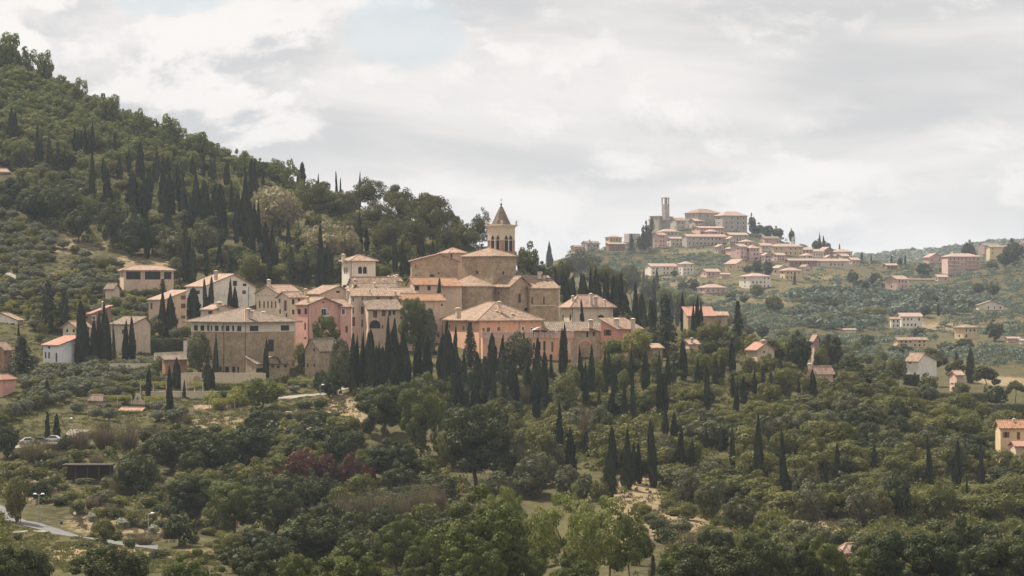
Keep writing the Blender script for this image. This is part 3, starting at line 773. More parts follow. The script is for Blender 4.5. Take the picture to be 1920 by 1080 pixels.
house('stepped_house', 'plastered house with a shallow sunny roof beside the bushy tree', 752, 563, 818, 20, 16, 82, 24, 'gS', 11, 'tan', 'tileorange', [('r', 829, 572, 4, 4, 'w'), ('r', 742, 572, 4, 6, 'w')], [])
house('lean_house', 'little lean-to house with sloping roof behind the cypress tips', 738, 588, 800, 15, 6, 40, 34, 'sB', 12, 'beige', 'tilebrown', [('r', 752, 596, 5, 6, 'c'), ('r', 765, 596, 4, 6, 'w')])
# stone barn and terracotta row below the church
house('great_barn', 'blind stone barn with a shallow gable left of the church', 772, 489, 862, 14, 2.2, 87, 46, 'gF', 13.5, 'stone2', 'tilepink',
      [('r', 780, 516, 3, 3, 'w'), ('r', 810, 517, 10, 5, 'a'), ('r', 823, 512, 3.4, 3.4, 'w'), ('r', 779.5, 499, 2, 4, 'w')], cat='barn', over=.7, rp=.6)
house('dovecote', 'small square turret with pink pyramid roof peeping above the stone barn', 843, 474, 885, 20, 3, 30, 40, 'pyr', 9, 'tan', 'tilepink', [('r', 846.5, 480, 3.5, 8, 'w')], cat='tower')
house('terracotta_row', 'brown row house with two dark windows and terracotta roof below the barn', 777, 533, 838, 18, 14, 50, 26, 'gS', 12, 'tan', 'tileorange', [('r', 782, 540, 8, 9, 'w'), ('r', 804.5, 540, 6.5, 9, 'w')], [])
house('terracotta_row', 'roof-heavy terracotta house between the brown row and the apse', 824, 536, 845, 20, 3, 42, 30, 'gS', 14, 'tan', 'tileorange', [('r', 833, 556, 2.2, 6, 'w')], [])

# ------------------------------------------------------------------ the church
CHY = 856.0
ch = empty('church', pt(940, 625, CHY), 'large brown stone church with polygonal drum and octagonal spired bell tower', 'church')
volume(ch, 924.4, 480, CHY + 3, 42, 59, 43.5, 70, 'pyr', 15.5, 'stone', 'tile', [('l', 894, 510.3, 5.2, 7.4, 'o'), ('r', 944, 511.5, 4.6, 7.6, 'o')], over=.7, walln='drum_wall', roofn='drum_roof', deep=False)
volume(ch, 955.5, 536, CHY - 3, 44, 27.5, 40, 80, 'gF', 17.5, 'stone', 'tile', [('l', 934.5, 549, 3, 5, 'w'), ('r', 974.5, 559, 5, 18, 'a'), ('r', 987, 580, 8, 7, 'a')], over=.7, walln='transept_wall', roofn='transept_roof')
volume(ch, 993, 540, CHY + 1, 20, 3, 54.5, 80, 'sB', 22, 'stone', 'tile', [('r', 997.8, 563.5, 2.8, 14, 'a'), ('r', 1020, 563.5, 2.8, 14, 'a')], over=.6, walln='nave_wall', roofn='nave_roof')
# apse: half octagon with a fan roof
s = sc(CHY)
ap = []
for i in range(9):
    q = math.pi * (1.0 + i / 8.0) - .12
    ap.append((46 * s * math.cos(q), 46 * s * .8 * math.sin(q)))
ap = [(ap[0][0], 12)] + ap + [(ap[-1][0], 12)]
apo = pt(882.5, 537.5, CHY + 2)
m_ = MB(); m_.prism(ap, -18, .3)
m_.obj('apse_wall', M['stone'], ch, apo - ch.location)
rf = [(x * 1.05, y * 1.05 if y < 5 else y) for x, y in ap]
Vr, Fr, uv = roof_slab([[(rf[i][0], rf[i][1], .12), (rf[i + 1][0], rf[i + 1][1], .12), (0, 5, 3.75)] for i in range(len(rf) - 1)], .22)
obj('apse_roof', mesh('apse_roof', Vr, Fr, M['tile'], uv=uv), ch, apo - ch.location)
gh = MB(); gp = arcpts(0, -4.8, 3.1, 4.9, 'p')
gh.add([(x, 0, z) for x, z in gp] + [(x, .3, z) for x, z in gp], [list(range(len(gp)))] + [(i, (i + 1) % len(gp), len(gp) + (i + 1) % len(gp), len(gp) + i) for i in range(len(gp))])
gh.obj('blocked_arch', M['tan'], ch, pt(855.5, 565, CHY + 2) + Vector((0, -5.35, 0)) - ch.location, R(-38))
# facade wall of the nave seen edge-on with stepped coping
fw = MB(); W0 = pt(1047, 540, CHY + 6) - ch.location
fw.box(-.55, .55, -.2, 12, -16, .4); fw.box(-.75, .75, -.4, 12.2, .4, .75)
fw.obj('facade_wall', M['pale'], ch, W0)
cp = MB()
for i, (x, y) in enumerate(((1012, 509), (1020, 516), (1028, 523), (1037, 531))):
    p = pt(x, y, CHY + 11) - pt(1047, 540, CHY + 6)
    cp.box(p.x - .7, p.x + .95, -.6 + p.y, .6 + p.y, p.z - 2.4, p.z); cp.box(p.x - .85, p.x + 1.1, -.8 + p.y, .8 + p.y, p.z, p.z + .3, 1)
cp.obj('stepped_gable', [M['beige'], M['dark']], ch, W0)
lg = MB(); lg.box(0, 8.6, -.18, 0, -.2, .1)
lg.obj('stone_ledge', M['trim'], ch, pt(996.5, 572.5, CHY + .7) - ch.location, R(20))
# bell tower (square shaft, corner to the viewer) with octagonal spire
TY = CHY + 14
bt = MB(); 
tw, _, (org, rot, x0, x1, d) = volume(ch, 941, 450, TY, 43, 27, 24.5, 60, 'none', 0, 'brick', 'tile', [], deep=False, walln='tower_shaft')
bw = [(sd, x, 456 - 1, 6.2, 30, 'p') for sd, x in (('l', 924.0), ('l', 933.8), ('r', 948.9), ('r', 957.2))]
tw2, _, _2 = volume(ch, 941, 425.5, TY + .02, 43, 27, 24.5, 24.5, 'none', 0, 'cream', 'tile', [], deep=False, walln='belfry', simple=True)
for sd, x, *r_ in bw:                                         # lower, brick part of each opening
    pass
tl = org - ch.location
ctr = rot @ Vector(((x0 + x1) / 2, d / 2, 0))
Wt = x1 - x0
def tb(name, mat, fn, z):
    b = MB(); fn(b); return b.obj(name, M[mat], ch, tl + ctr + Vector((0, 0, z)), R(43))
S2 = sc(TY)
hw, hd = Wt / 2, d / 2
tb('cornice', 'trim', lambda b: (b.box(-hw - .15, hw + .15, -hd - .15, hd + .15, 0, .5), b.box(-hw - .4, hw + .4, -hd - .4, hd + .4, .5, .8), b.box(-hw - .75, hw + .75, -hd - .75, hd + .75, .8, 1.15)), (450 - 427.5) * S2)
tb('belfry_band', 'trim', lambda b: b.box(-hw - .06, hw + .06, -hd - .06, hd + .06, 0, .45), (450 - 435) * S2)
tb('string_course', 'trim', lambda b: b.box(-hw - .1, hw + .1, -hd - .1, hd + .1, 0, .22), (450 - 450.4) * S2)
spz = (450 - 421) * S2; sph = 37 * S2
spr = [(3.6, 0), (3.3, .35), (2.45, 2.0), (1.5, 4.0), (.7, 5.6), (.06, sph)]
V8, F8, uv8 = [], [], []
b = MB(); b.lathe(spr, 8)
me = mesh('spire', b.V, b.F, M['tilebrown'], uv=[(b.V[i][0] + b.V[i][1], b.V[i][2]) for f in b.F for i in f])
obj('spire', me, ch, tl + ctr + Vector((0, 0, spz)), R(43 + 22.5))
b = MB(); b.lathe([(0, 0), (.3, .12), (.36, .36), (.3, .6), (0, .72)], 10)
fin = b.obj('finial_ball', M['dark'], ch, tl + ctr + Vector((0, 0, spz + sph - .1)))
b = MB(); b.box(-.05, .05, -.05, .05, .7, 2.5); b.box(-.42, .42, -.05, .05, 1.75, 1.87)
b.obj('cross', M['dark'], fin)
for sx, sy in ((-1, -1), (1, -1), (1, 1), (-1, 1)):
    b = MB(); b.lathe([(.28, 0), (.28, .7), (.42, .75), (.42, .95), (.12, 1.5), (.0, 1.6)], 6)
    b.obj('pinnacle', M['beige'], ch, tl + ctr + rot @ Vector((sx * (hw + .3), sy * (hd + .3), 0)) + Vector((0, 0, (450 - 427.5) * S2 + 1.1)))
# belfry openings: flat dark panels for the shade inside, colonnette and pointed heads, each on the tower face
for sd, x, *r_ in bw:
    yaw = R(43); ss = S2
    if sd == 'l': u = abs(x - 941) * ss / math.sin(yaw); f = lambda u_, v_, k_: (x0 - k_, u_, v_)
    else: u = (x - 941) * ss / math.cos(yaw); f = lambda u_, v_, k_: (u_, -k_, v_)
    hh = 30 * ss; v0 = (450 - 471) * ss; Wd = 6.4 * ss / .7
    P_ = arcpts(u, v0, Wd, hh, 'p'); n = len(P_)
    P2 = arcpts(u, v0 - .0, Wd + .5, hh + .35, 'p')
    b = MB(); b.add([f(p[0], p[1], .12) for p in P_] + [f(p[0], p[1], .12) for p in P2] + [f(p[0], p[1], -.02) for p in P2] + [f(p[0], p[1], .02) for p in P_],
                    [(i, (i + 1) % n, n + (i + 1) % n, n + i) for i in range(n)] + [(n + i, n + (i + 1) % n, 2 * n + (i + 1) % n, 2 * n + i) for i in range(n)] + [(i, (i + 1) % n, 3 * n + (i + 1) % n, 3 * n + i) for i in range(n)])
    wo = b.obj('belfry_arch', M['tan'], ch, tl, yaw)
    obj('opening', mesh('opening', [f(p[0], p[1], .03) for p in P_], [list(range(n))], M['glass']), wo)
for sd, x in (('l', 928.8), ('r', 953.0)):
    yaw = R(43)
    u = abs(x - 941) * S2 / (math.sin(yaw) if sd == 'l' else math.cos(yaw))
    p0 = (x0 - .2, u, (450 - 471) * S2) if sd == 'l' else (u, -.2, (450 - 471) * S2)
    b = MB(); b.tube(p0, (p0[0], p0[1], (450 - 451) * S2), .16, .14, 8); b.box(p0[0] - .22, p0[0] + .22, p0[1] - .22, p0[1] + .22, (450 - 451) * S2, (450 - 449.5) * S2)
    b.obj('colonnette', M['whiteframe'], ch, tl, yaw)

# ------------------------------------------------------------------ peach convent and its neighbours
cv = empty('convent', pt(900, 690, 790), 'peach plastered convent with low orange patched roof below the church', 'convent')
volume(cv, 898, 601, 796, 24, 68, 118, 84, 'hip', 33, 'peach', 'tile',
       [('r', 906.5, 619, 4, 8, 'g'), ('r', 916, 619, 6.5, 10, 'g'), ('r', 935.5, 619, 6, 10, 'g'), ('r', 981.5, 616.5, 4, 8, 'x'), ('r', 998, 619, 3.6, 8, 'x'), ('l', 868.5, 616, 4.5, 10, 'x'), ('l', 841, 613.5, 3.6, 9, 'x')]
       + [('r', x, 604.5, 2.2, 2, 'w') for x in (915, 936, 966, 997)] + [('l', x, 604, 2.2, 2, 'w') for x in (837, 871, 893)],
       [(859, 578, 8, 10), (931, 583, 4, 9), (961, 588, 4.5, 9), (936, 566, 6, 4)], over=1.0, pipes=[('r', 973.5), ('l', 828)])
volume(cv, 905, 634, 783, 14, 3, 170, 48, 'flat', 0, 'peach', 'tile', [('r', 1012, 649, 5, 16, 'a'), ('r', 1021.5, 649, 4.6, 18, 'a'), ('r', 1036.5, 651, 4, 19, 'c'), ('r', 1002, 650, 4, 14, 'a'), ('r', 1069, 652, 3.6, 22, 'B'), ('r', 1013, 672, 8, 9, 'a'), ('r', 1034, 670, 6, 10, 'a')], walln='loggia_wall')
pr = MB(); w_ = 170 * sc(783) / math.cos(R(14))
pr.box(-.3, w_ + .3, -.35, .1, 0, .35); pr.box(-.1, w_ + .1, -.12, .12, .35, 1.5); pr.box(-.25, w_ + .25, -.3, .25, 1.5, 1.7)
for i in range(12): pr.box(i * w_ / 11 - .25, i * w_ / 11 + .25, -.22, .22, .35, 2.1)
pr.obj('terrace_parapet', M['rose'], cv, pt(905, 634, 783) + Vector((0, 0, .02)) - cv.location, R(14))
an = empty('veranda', pt(1016, 634, 786), 'arched metal veranda canopy on the convent terrace', 'veranda')
b = MB()
arc = [(-2.5 + 5 * i / 8, 1.0 * math.sin(math.pi * i / 8)) for i in range(9)]
for p, q_ in zip(arc, arc[1:]):
    b.add([(p[0], 0, 2.1 + p[1]), (q_[0], 0, 2.1 + q_[1]), (q_[0], 3, 2.1 + q_[1]), (p[0], 3, 2.1 + p[1])], [(0, 1, 2, 3)])
b.obj('canopy', M['metal'], an, Vector((0, 0, .2)), R(14))
for x in (-2.5, -.9, .9, 2.5):
    b = MB(); b.box(x - .06, x + .06, 0, .12, 0, 2.3); b.obj('post', M['dark'], an, Vector((0, 0, .2)), R(14))
b = MB(); b.box(-2.5, 2.5, 2.9, 3, 0, 2.1); b.obj('screen', M['dark'], an, Vector((0, 0, .2)), R(14))
house('stone_cottage', 'low rubble stone house with mossy brown roof between convent and coral house', 1029, 620, 792, 8, 2, 98, 24, 'sB', 14, 'stone2', 'tilebrown',
      [('r', 1101.5, 627, 4, 11, 'w'), ('r', 1113.5, 626, 4, 8, 'w'), ('r', 1071, 624, 5, 6, 'w'), ('r', 1043, 624, 8, 6, 'w'), ('r', 1055, 624, 8, 6, 'w')], [(1107.5, 600, 8, 6)])
ga = empty('stone_gate', pt(1097, 660, 784), 'stone archway with curved shoulders beneath the rubble stone house', 'gateway')
b = MB(); Vs, Fs = [], []
face(Vs, Fs, [(-4.2, -4), (4.4, -4), (4.4, 1.6), (3.0, 2.2), (2.2, 3.8), (-2.6, 3.8), (-3.4, 2.6), (-4.2, 2.2)], [arcpts(0, -3.9, 3.8, 6.4, 'a')], lambda u, v, k: (u, k, v), .8)
obj('arch_wall', mesh('arch_wall', Vs, Fs, M['stone2']), ga, Vector((0, 0, .6)), R(8))
P_ = arcpts(0, -3.9, 4.6, 7.2, 'a'); Pi = arcpts(0, -3.9, 3.8, 6.4, 'a'); n = len(P_)
b.add([(p[0], -.06, p[1]) for p in Pi] + [(p[0], -.06, p[1]) for p in P_], [(i, (i + 1) % n, n + (i + 1) % n, n + i) for i in range(n)])
b.obj('brick_ring', M['coral'], ga, Vector((0, 0, .6)), R(8))
house('villa', 'cream villa with hipped pink roof, chimneys and an arched window', 1072.5, 576, 838, 24, 19, 77, 50, 'hip', 22, 'cream', 'tilepink',
      [('l', 1055.3, 596, 3, 13, 'a'), ('l', 1069.5, 595, 3.4, 13, 'a'), ('r', 1090, 595, 6, 12, 'w'), ('r', 1127, 594, 13, 8, 'a')], [(1074, 555, 4, 10), (1108, 551, 5, 14), (1117, 556, 5, 10), (1134, 562, 3, 5)], over=1.0, pipes=[('r', 1073.2), ('r', 1146)])
house('coral_house', 'coral pink house with shuttered window and two chimneys', 1157.5, 616, 788, -38, 31, 45, 40, 'sL', 17, 'coral', 'tile',
      [('l', 1139, 624, 7, 11, 's')], [(1156, 598, 7, 12), (1187, 598, 6, 14)], over=.7)
house('red_roof_house', 'low house with bright red roof behind the cypress group right of the villa', 1290, 592, 880, 12, 4, 50, 40, 'sB', 15, 'stone2', 'tilered', [])
house('red_roof_house', 'flat roofed stone annexe behind the brownish conifer', 1338, 591, 884, 10, 2, 26, 30, 'sB', 5, 'stone2', 'tilepink', [])
house('garden_shed', 'little shed roof below the big dark conifer', 1224, 652, 792, 25, 8, 18, 26, 'sB', 6, 'stone2', 'tilepink', [], cat='shed')
house('garden_shed', 'small orange tiled roof beside the paired cypresses', 1294, 645, 805, 20, 4, 16, 12, 'gS', 7, 'tan', 'tilepink', [], [(1297, 634, 4, 5)], cat='shed')
house('bungalow', 'cream bungalow with two red roof slopes half hidden in trees', 1420, 655, 815, 30, 20, 32, 16, 'gF', 12, 'cream', 'tilered', [('r', 1433, 660, 3, 4, 'w')], [(1431, 638, 7, 5)])
house('bungalow', 'pinkish roofed bungalow sunk in the wood on the right slope', 1524, 699, 800, 35, 12, 38, 12, 'gS', 11, 'tan', 'tilepink', [], [(1518, 682, 5, 4)])
house('woodland_house', 'pale tall house fragment between dark crowns on the wooded crest', 1527, 636, 850, 30, 6, 9, 28, 'gF', 8, 'rose', 'tilepink', [('l', 1523, 645, 3, 4, 'w')])
house('white_house', 'white two storey house behind the umbrella pines', 1722, 676, 905, 48, 22, 34, 48, 'gF', 13, 'white', 'tile', [('l', 1706, 680, 6, 4, 'w'), ('r', 1732, 706, 5, 9, 'w'), ('l', 1715, 702, 4, 7, 'w')], rp=.3)
house('pink_cottage', 'small pink cottage glimpsed between umbrella pines', 1794, 703, 915, 20, 5, 12, 9, 'gS', 7, 'rose', 'tilepink', [])
house('farmhouse', 'orange plastered farmhouse with shuttered window at the edge of the wood', 1876, 802, 690, 10, 9.5, 70, 36, 'gS', 12, 'yellow', 'tileorange', [('r', 1886.5, 815, 5.5, 11, 's'), ('r', 1909, 818, 6, 16, 'd')], [(1901, 786, 4, 5)])
house('lower_annexe', 'red roofed annexe just below the orange farmhouse', 1905, 836, 680, 15, 4, 50, 30, 'gS', 8, 'tan', 'tilered', [], cat='house')
house('brick_hut', 'brick hut with pale pink tiles among dark foreground trees', 1580, 1037, 430, 25, 11, 50, 40, 'hip', 15, 'brick', 'tilepink', [('r', 1600, 1050, 10, 12, 'w')], cat='hut', over=.6)

# ------------------------------------------------------------------ left side of the village
house('glass_pavilion', 'low pavilion with wide glazed bays and terracotta roof', 232, 506.5, 880, 9, 1, 93, 24, 'hip', 8.5, 'tan', 'tilepink',
      [('r', 250, 516.5, 27, 15, 'w'), ('r', 286, 516.5, 29, 15, 'w'), ('r', 314, 516.5, 14, 14, 'w')], cat='pavilion', over=.8)
house('garden_hut', 'tiny gabled hut on the slope below the glass pavilion', 214, 539, 860, 35, 16, 10, 14, 'gF', 7, 'beige', 'tilebrown', [], cat='hut')
house('wooden_shed', 'dark plank shed with grey metal roof among olives', 92, 494, 930, 12, 4, 36, 14, 'sB', 3, 'redbrown', 'tilebrown', [], cat='shed')
house('hill_house', 'orange house corner half hidden in the hillside wood', 2, 322, 1030, 20, 10, 14, 12, 'gS', 6, 'peach', 'tilepink', [])
house('farmhouse', 'white farmhouse with red roof and brown doors beside the tall cypress clump', 109.5, 647, 742, 42, 28.5, 40, 33, 'sR', 15, 'coolwhite', 'tilered',
      [('l', 92, 651.5, 4, 5, 'w'), ('l', 85.5, 666.5, 3.4, 12, 'c'), ('l', 92, 666.5, 3.4, 12, 'c'), ('r', 105.7, 669, 3, 13, 'd'), ('r', 121, 663, 2, 3, 'w')][:3] + [('l', 105.7, 670, 3.6, 17, 'c')], rp=.5)
house('cream_house', 'small cream house behind the white farmhouse', 142, 613, 775, 55, 24, 28, 30, 'gS', 10, 'cream', 'tilepink', [('l', 126, 620, 4, 6, 'w'), ('l', 138, 620, 4, 6, 'w'), ('l', 126, 630, 4, 5, 'w')])
house('brown_house', 'brown brick house with balcony behind the tall cypresses', 170, 588, 800, 50, 5, 38, 40, 'sR', 14, 'redbrown', 'tilered', [('r', 176, 596, 6, 7, 'x'), ('r', 188, 590, 6, 6, 'w')], [(193, 566, 4, 6)])
house('beige_house', 'beige house with broad blank gable above the clipped round bush', 246, 608, 770, 50, 38, 36, 34, 'gF', 13, 'beige', 'tilebrown', [('l', 232, 622, 8, 9, 'c')], rp=.75)
house('white_cottage', 'white cottage with pinkish roof at the edge of the village', 33, 600, 815, 50, 60, 10, 26, 'gS', 13, 'white', 'tile', [('l', 24, 612, 8, 12, 'w'), ('l', 4, 611, 8, 12, 'w'), ('l', 14, 606, 2, 3, 'w')])
house('brown_barn', 'brown stone barn behind the dark cedar', 8, 655, 735, -40, 30, 14, 60, 'gF', 14, 'brick', 'tile', [], cat='barn')
house('pink_shed', 'pink walled house end at the very edge of the garden', 4, 712, 695, -30, 20, 4, 44, 'hip', 9, 'pink', 'tilered', [])
house('brick_arcade', 'brick outbuilding with arch below the clipped hedge', 310, 674, 735, 20, 6, 40, 28, 'sB', 6, 'brick', 'tilebrown', [('r', 331, 688, 12, 16, 'a')], cat='outbuilding')
house('garden_house', 'small garden house with spread roof next to the vine pergola', 193, 752, 690, 40, 26, 6, 10, 'hip', 10, 'beige', 'tilebrown', [], cat='hut')
house('pergola_house', 'long brick pergola with tiled roof overgrown with vines', 370, 771, 686, 8, 3, 75, 20, 'sB', 8, 'brick', 'tile', [('r', 388, 778, 14, 12, 'w'), ('r', 408, 778, 14, 12, 'w'), ('r', 428, 778, 12, 12, 'w')], cat='pergola')
house('tool_shed', 'brick tool shed with red roof behind the low hedge', 262, 772, 684, -25, 38, 8, 22, 'gS', 6, 'brick', 'tilered', [], cat='shed')

# ------------------------------------------------------------------ the far hill town
def far(label, x0, x1, eave, base, rise=8, roof='gS', wm='rose', rm='tilefar', nx=4, ny=2, split=.25, yaw=25, Y=None, name='far_house', cat='house', group=None, wh=None, ww=None, over=.8, chims=()):
    px = x0 + (x1 - x0) * split
    Y = Y or hit((x0 + x1) / 2, base, 1000) or 2380.0
    wins = []
    h = base - eave
    s = sc(Y)
    for j in range(ny):
        y = eave + h * (j + .52) / ny * .92
        wins += row('r', px + 1.5, x1 - 1.5, nx, y, ww or 1.1 / s, wh or min(1.7 / s, h / ny * .6))
        if split > .2 and ny > 0: wins += row('l', x0 + 1, px - 1, max(1, int(nx * split)), y, ww or 1.1 / s, wh or min(1.6 / s, h / ny * .6))
    wins = [w_ for w_ in wins if random.random() > .22]
    wins = [(w_[0], w_[1], w_[2], w_[3] * random.uniform(.7, 1.05), w_[4] * random.uniform(.75, 1.05), w_[5]) for w_ in wins]
    root = empty(name, pt(px, base, Y), label, cat, group)
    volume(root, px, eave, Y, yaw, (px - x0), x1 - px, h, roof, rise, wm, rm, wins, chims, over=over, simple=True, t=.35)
    return root
ft = empty('ruined_tower', pt(1248, 436, 2385), 'tall square bell tower with open loggia rising over the far hill town', 'tower')
volume(ft, 1236, 405, 2385, 40, 18, 26, 38, 'sR', -1, 'greystone', 'tilefar', [('r', 1259, 417, 2, 4, 'w')], simple=True, walln='tower_base')
volume(ft, 1238, 412, 2388, 30, 22, 3, 30, 'sL', 1, 'greystone', 'tilefar', [('l', 1228, 425, 2, 4, 'w')], simple=True, walln='sloping_wall')
volume(ft, 1247, 383, 2383, 40, 6.2, 8.2, 30, 'none', 0, 'greystone', 'tilefar', [], simple=True, walln='tower_shaft', deep=False)
fy = 2383; fs = sc(fy)
for sx, sy in ((0, 0), (1, 0), (0, 1), (1, 1), (.5, 0)):
    wx, dy = 8.2 * fs / math.cos(R(40)), 6.2 * fs / math.sin(R(40))
    b = MB(); x_, y_ = sx * (wx - .75), sy * (dy - .75); b.box(x_, x_ + .75, y_, y_ + .75, 0, 11.5 * fs); b.obj('pier', M['greystone'], ft, pt(1247, 383, fy) - ft.location, R(40))
b = MB(); b.box(-.4, wx + .4, -.4, dy + .4, 11.5 * fs, 12.2 * fs); b.add([(-.9, -.9, 12.2 * fs), (wx + .9, -.9, 12.2 * fs), (wx + .9, dy + .9, 12.2 * fs), (-.9, dy + .9, 12.2 * fs), (wx / 2, dy / 2, 14.2 * fs)], [(0, 1, 4), (1, 2, 4), (2, 3, 4), (3, 0, 4), (3, 2, 1, 0)])
b.obj('tower_roof', M['tile'], ft, pt(1247, 383, fy) - ft.location, R(40))
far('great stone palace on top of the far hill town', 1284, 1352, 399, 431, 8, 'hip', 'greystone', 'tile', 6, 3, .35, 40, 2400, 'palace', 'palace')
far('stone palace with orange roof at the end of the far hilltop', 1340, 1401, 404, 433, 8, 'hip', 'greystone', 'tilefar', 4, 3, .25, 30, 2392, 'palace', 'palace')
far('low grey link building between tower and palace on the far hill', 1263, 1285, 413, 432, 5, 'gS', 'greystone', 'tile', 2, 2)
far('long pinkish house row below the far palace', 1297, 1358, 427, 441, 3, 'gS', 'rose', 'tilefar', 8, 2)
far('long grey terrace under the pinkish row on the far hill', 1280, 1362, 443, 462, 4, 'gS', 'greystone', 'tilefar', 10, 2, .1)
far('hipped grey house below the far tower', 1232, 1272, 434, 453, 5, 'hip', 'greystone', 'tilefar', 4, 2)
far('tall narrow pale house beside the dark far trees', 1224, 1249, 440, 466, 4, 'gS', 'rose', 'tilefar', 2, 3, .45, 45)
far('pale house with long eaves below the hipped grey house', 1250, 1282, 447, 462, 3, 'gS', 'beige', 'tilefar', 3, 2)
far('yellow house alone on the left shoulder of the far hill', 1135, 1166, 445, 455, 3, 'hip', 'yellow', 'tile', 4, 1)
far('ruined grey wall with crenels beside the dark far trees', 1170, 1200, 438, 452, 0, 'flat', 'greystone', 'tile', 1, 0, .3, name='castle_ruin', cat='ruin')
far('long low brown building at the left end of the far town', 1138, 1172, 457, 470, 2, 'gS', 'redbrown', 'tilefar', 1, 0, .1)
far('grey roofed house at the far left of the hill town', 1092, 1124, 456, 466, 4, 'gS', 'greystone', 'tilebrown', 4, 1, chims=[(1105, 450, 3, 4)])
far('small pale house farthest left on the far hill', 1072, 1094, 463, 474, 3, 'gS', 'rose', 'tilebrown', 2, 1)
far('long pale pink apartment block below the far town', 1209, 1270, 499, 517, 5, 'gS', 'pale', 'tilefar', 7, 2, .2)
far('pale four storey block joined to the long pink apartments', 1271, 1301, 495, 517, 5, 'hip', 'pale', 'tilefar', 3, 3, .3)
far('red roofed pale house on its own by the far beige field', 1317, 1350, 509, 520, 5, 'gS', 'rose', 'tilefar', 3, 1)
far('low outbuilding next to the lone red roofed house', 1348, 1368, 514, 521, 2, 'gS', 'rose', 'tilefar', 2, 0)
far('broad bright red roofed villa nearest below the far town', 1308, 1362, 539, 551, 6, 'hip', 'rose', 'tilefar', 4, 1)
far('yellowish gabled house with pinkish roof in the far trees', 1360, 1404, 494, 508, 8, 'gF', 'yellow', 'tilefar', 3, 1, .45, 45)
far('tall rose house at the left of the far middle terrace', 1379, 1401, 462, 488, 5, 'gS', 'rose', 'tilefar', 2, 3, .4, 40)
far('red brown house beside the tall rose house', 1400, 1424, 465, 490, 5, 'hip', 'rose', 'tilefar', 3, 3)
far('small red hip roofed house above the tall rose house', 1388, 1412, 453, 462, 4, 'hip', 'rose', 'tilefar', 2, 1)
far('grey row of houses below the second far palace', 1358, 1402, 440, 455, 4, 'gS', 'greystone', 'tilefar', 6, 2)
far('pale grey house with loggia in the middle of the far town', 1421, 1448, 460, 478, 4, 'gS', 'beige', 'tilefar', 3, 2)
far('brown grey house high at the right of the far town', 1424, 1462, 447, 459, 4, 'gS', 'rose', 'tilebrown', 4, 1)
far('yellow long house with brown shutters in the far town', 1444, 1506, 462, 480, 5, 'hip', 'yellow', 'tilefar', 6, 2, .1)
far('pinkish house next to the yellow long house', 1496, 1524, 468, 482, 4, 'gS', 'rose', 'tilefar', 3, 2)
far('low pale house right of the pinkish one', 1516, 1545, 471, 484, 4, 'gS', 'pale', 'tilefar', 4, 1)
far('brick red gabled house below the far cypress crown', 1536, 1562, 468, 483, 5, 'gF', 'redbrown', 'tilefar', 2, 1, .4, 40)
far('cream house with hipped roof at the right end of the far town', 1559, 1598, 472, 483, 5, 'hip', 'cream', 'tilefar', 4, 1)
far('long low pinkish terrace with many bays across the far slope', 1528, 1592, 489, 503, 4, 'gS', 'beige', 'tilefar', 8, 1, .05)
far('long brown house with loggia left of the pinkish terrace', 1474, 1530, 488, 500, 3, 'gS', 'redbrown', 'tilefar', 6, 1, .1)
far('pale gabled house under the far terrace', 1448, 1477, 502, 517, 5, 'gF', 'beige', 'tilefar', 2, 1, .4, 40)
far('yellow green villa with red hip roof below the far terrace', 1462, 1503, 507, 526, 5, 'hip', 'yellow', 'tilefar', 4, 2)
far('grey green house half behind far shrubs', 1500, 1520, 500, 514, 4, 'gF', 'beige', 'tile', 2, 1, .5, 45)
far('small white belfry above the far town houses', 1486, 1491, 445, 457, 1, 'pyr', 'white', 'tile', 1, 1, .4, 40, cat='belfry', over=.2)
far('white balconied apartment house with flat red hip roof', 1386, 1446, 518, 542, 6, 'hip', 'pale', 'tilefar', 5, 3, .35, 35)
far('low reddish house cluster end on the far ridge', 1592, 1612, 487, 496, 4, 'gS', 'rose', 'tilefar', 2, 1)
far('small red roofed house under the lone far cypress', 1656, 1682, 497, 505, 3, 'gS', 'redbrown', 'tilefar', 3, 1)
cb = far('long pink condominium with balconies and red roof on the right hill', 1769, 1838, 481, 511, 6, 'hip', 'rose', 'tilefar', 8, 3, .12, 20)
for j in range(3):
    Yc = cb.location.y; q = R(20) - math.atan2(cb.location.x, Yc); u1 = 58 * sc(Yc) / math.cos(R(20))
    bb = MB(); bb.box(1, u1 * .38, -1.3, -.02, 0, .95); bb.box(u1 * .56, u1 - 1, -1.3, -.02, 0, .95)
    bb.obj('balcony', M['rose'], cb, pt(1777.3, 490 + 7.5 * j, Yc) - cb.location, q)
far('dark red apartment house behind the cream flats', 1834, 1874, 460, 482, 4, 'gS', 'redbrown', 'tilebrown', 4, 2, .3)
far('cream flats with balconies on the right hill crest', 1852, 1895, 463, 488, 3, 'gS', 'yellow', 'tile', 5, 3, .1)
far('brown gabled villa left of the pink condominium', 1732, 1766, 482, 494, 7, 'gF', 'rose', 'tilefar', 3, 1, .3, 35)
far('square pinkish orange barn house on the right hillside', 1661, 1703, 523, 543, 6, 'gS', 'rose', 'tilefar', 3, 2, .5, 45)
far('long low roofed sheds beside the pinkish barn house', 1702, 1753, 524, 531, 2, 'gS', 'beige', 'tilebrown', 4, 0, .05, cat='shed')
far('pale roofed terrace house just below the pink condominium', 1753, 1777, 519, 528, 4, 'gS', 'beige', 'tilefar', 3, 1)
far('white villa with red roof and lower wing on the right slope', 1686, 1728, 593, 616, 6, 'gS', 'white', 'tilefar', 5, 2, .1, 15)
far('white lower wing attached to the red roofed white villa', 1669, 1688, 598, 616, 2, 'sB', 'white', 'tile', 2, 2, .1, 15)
far('yellow square farm block with grey roof among far olives', 1790, 1832, 614, 637, 5, 'hip', 'yellow', 'tile', 3, 2, .4, 40)
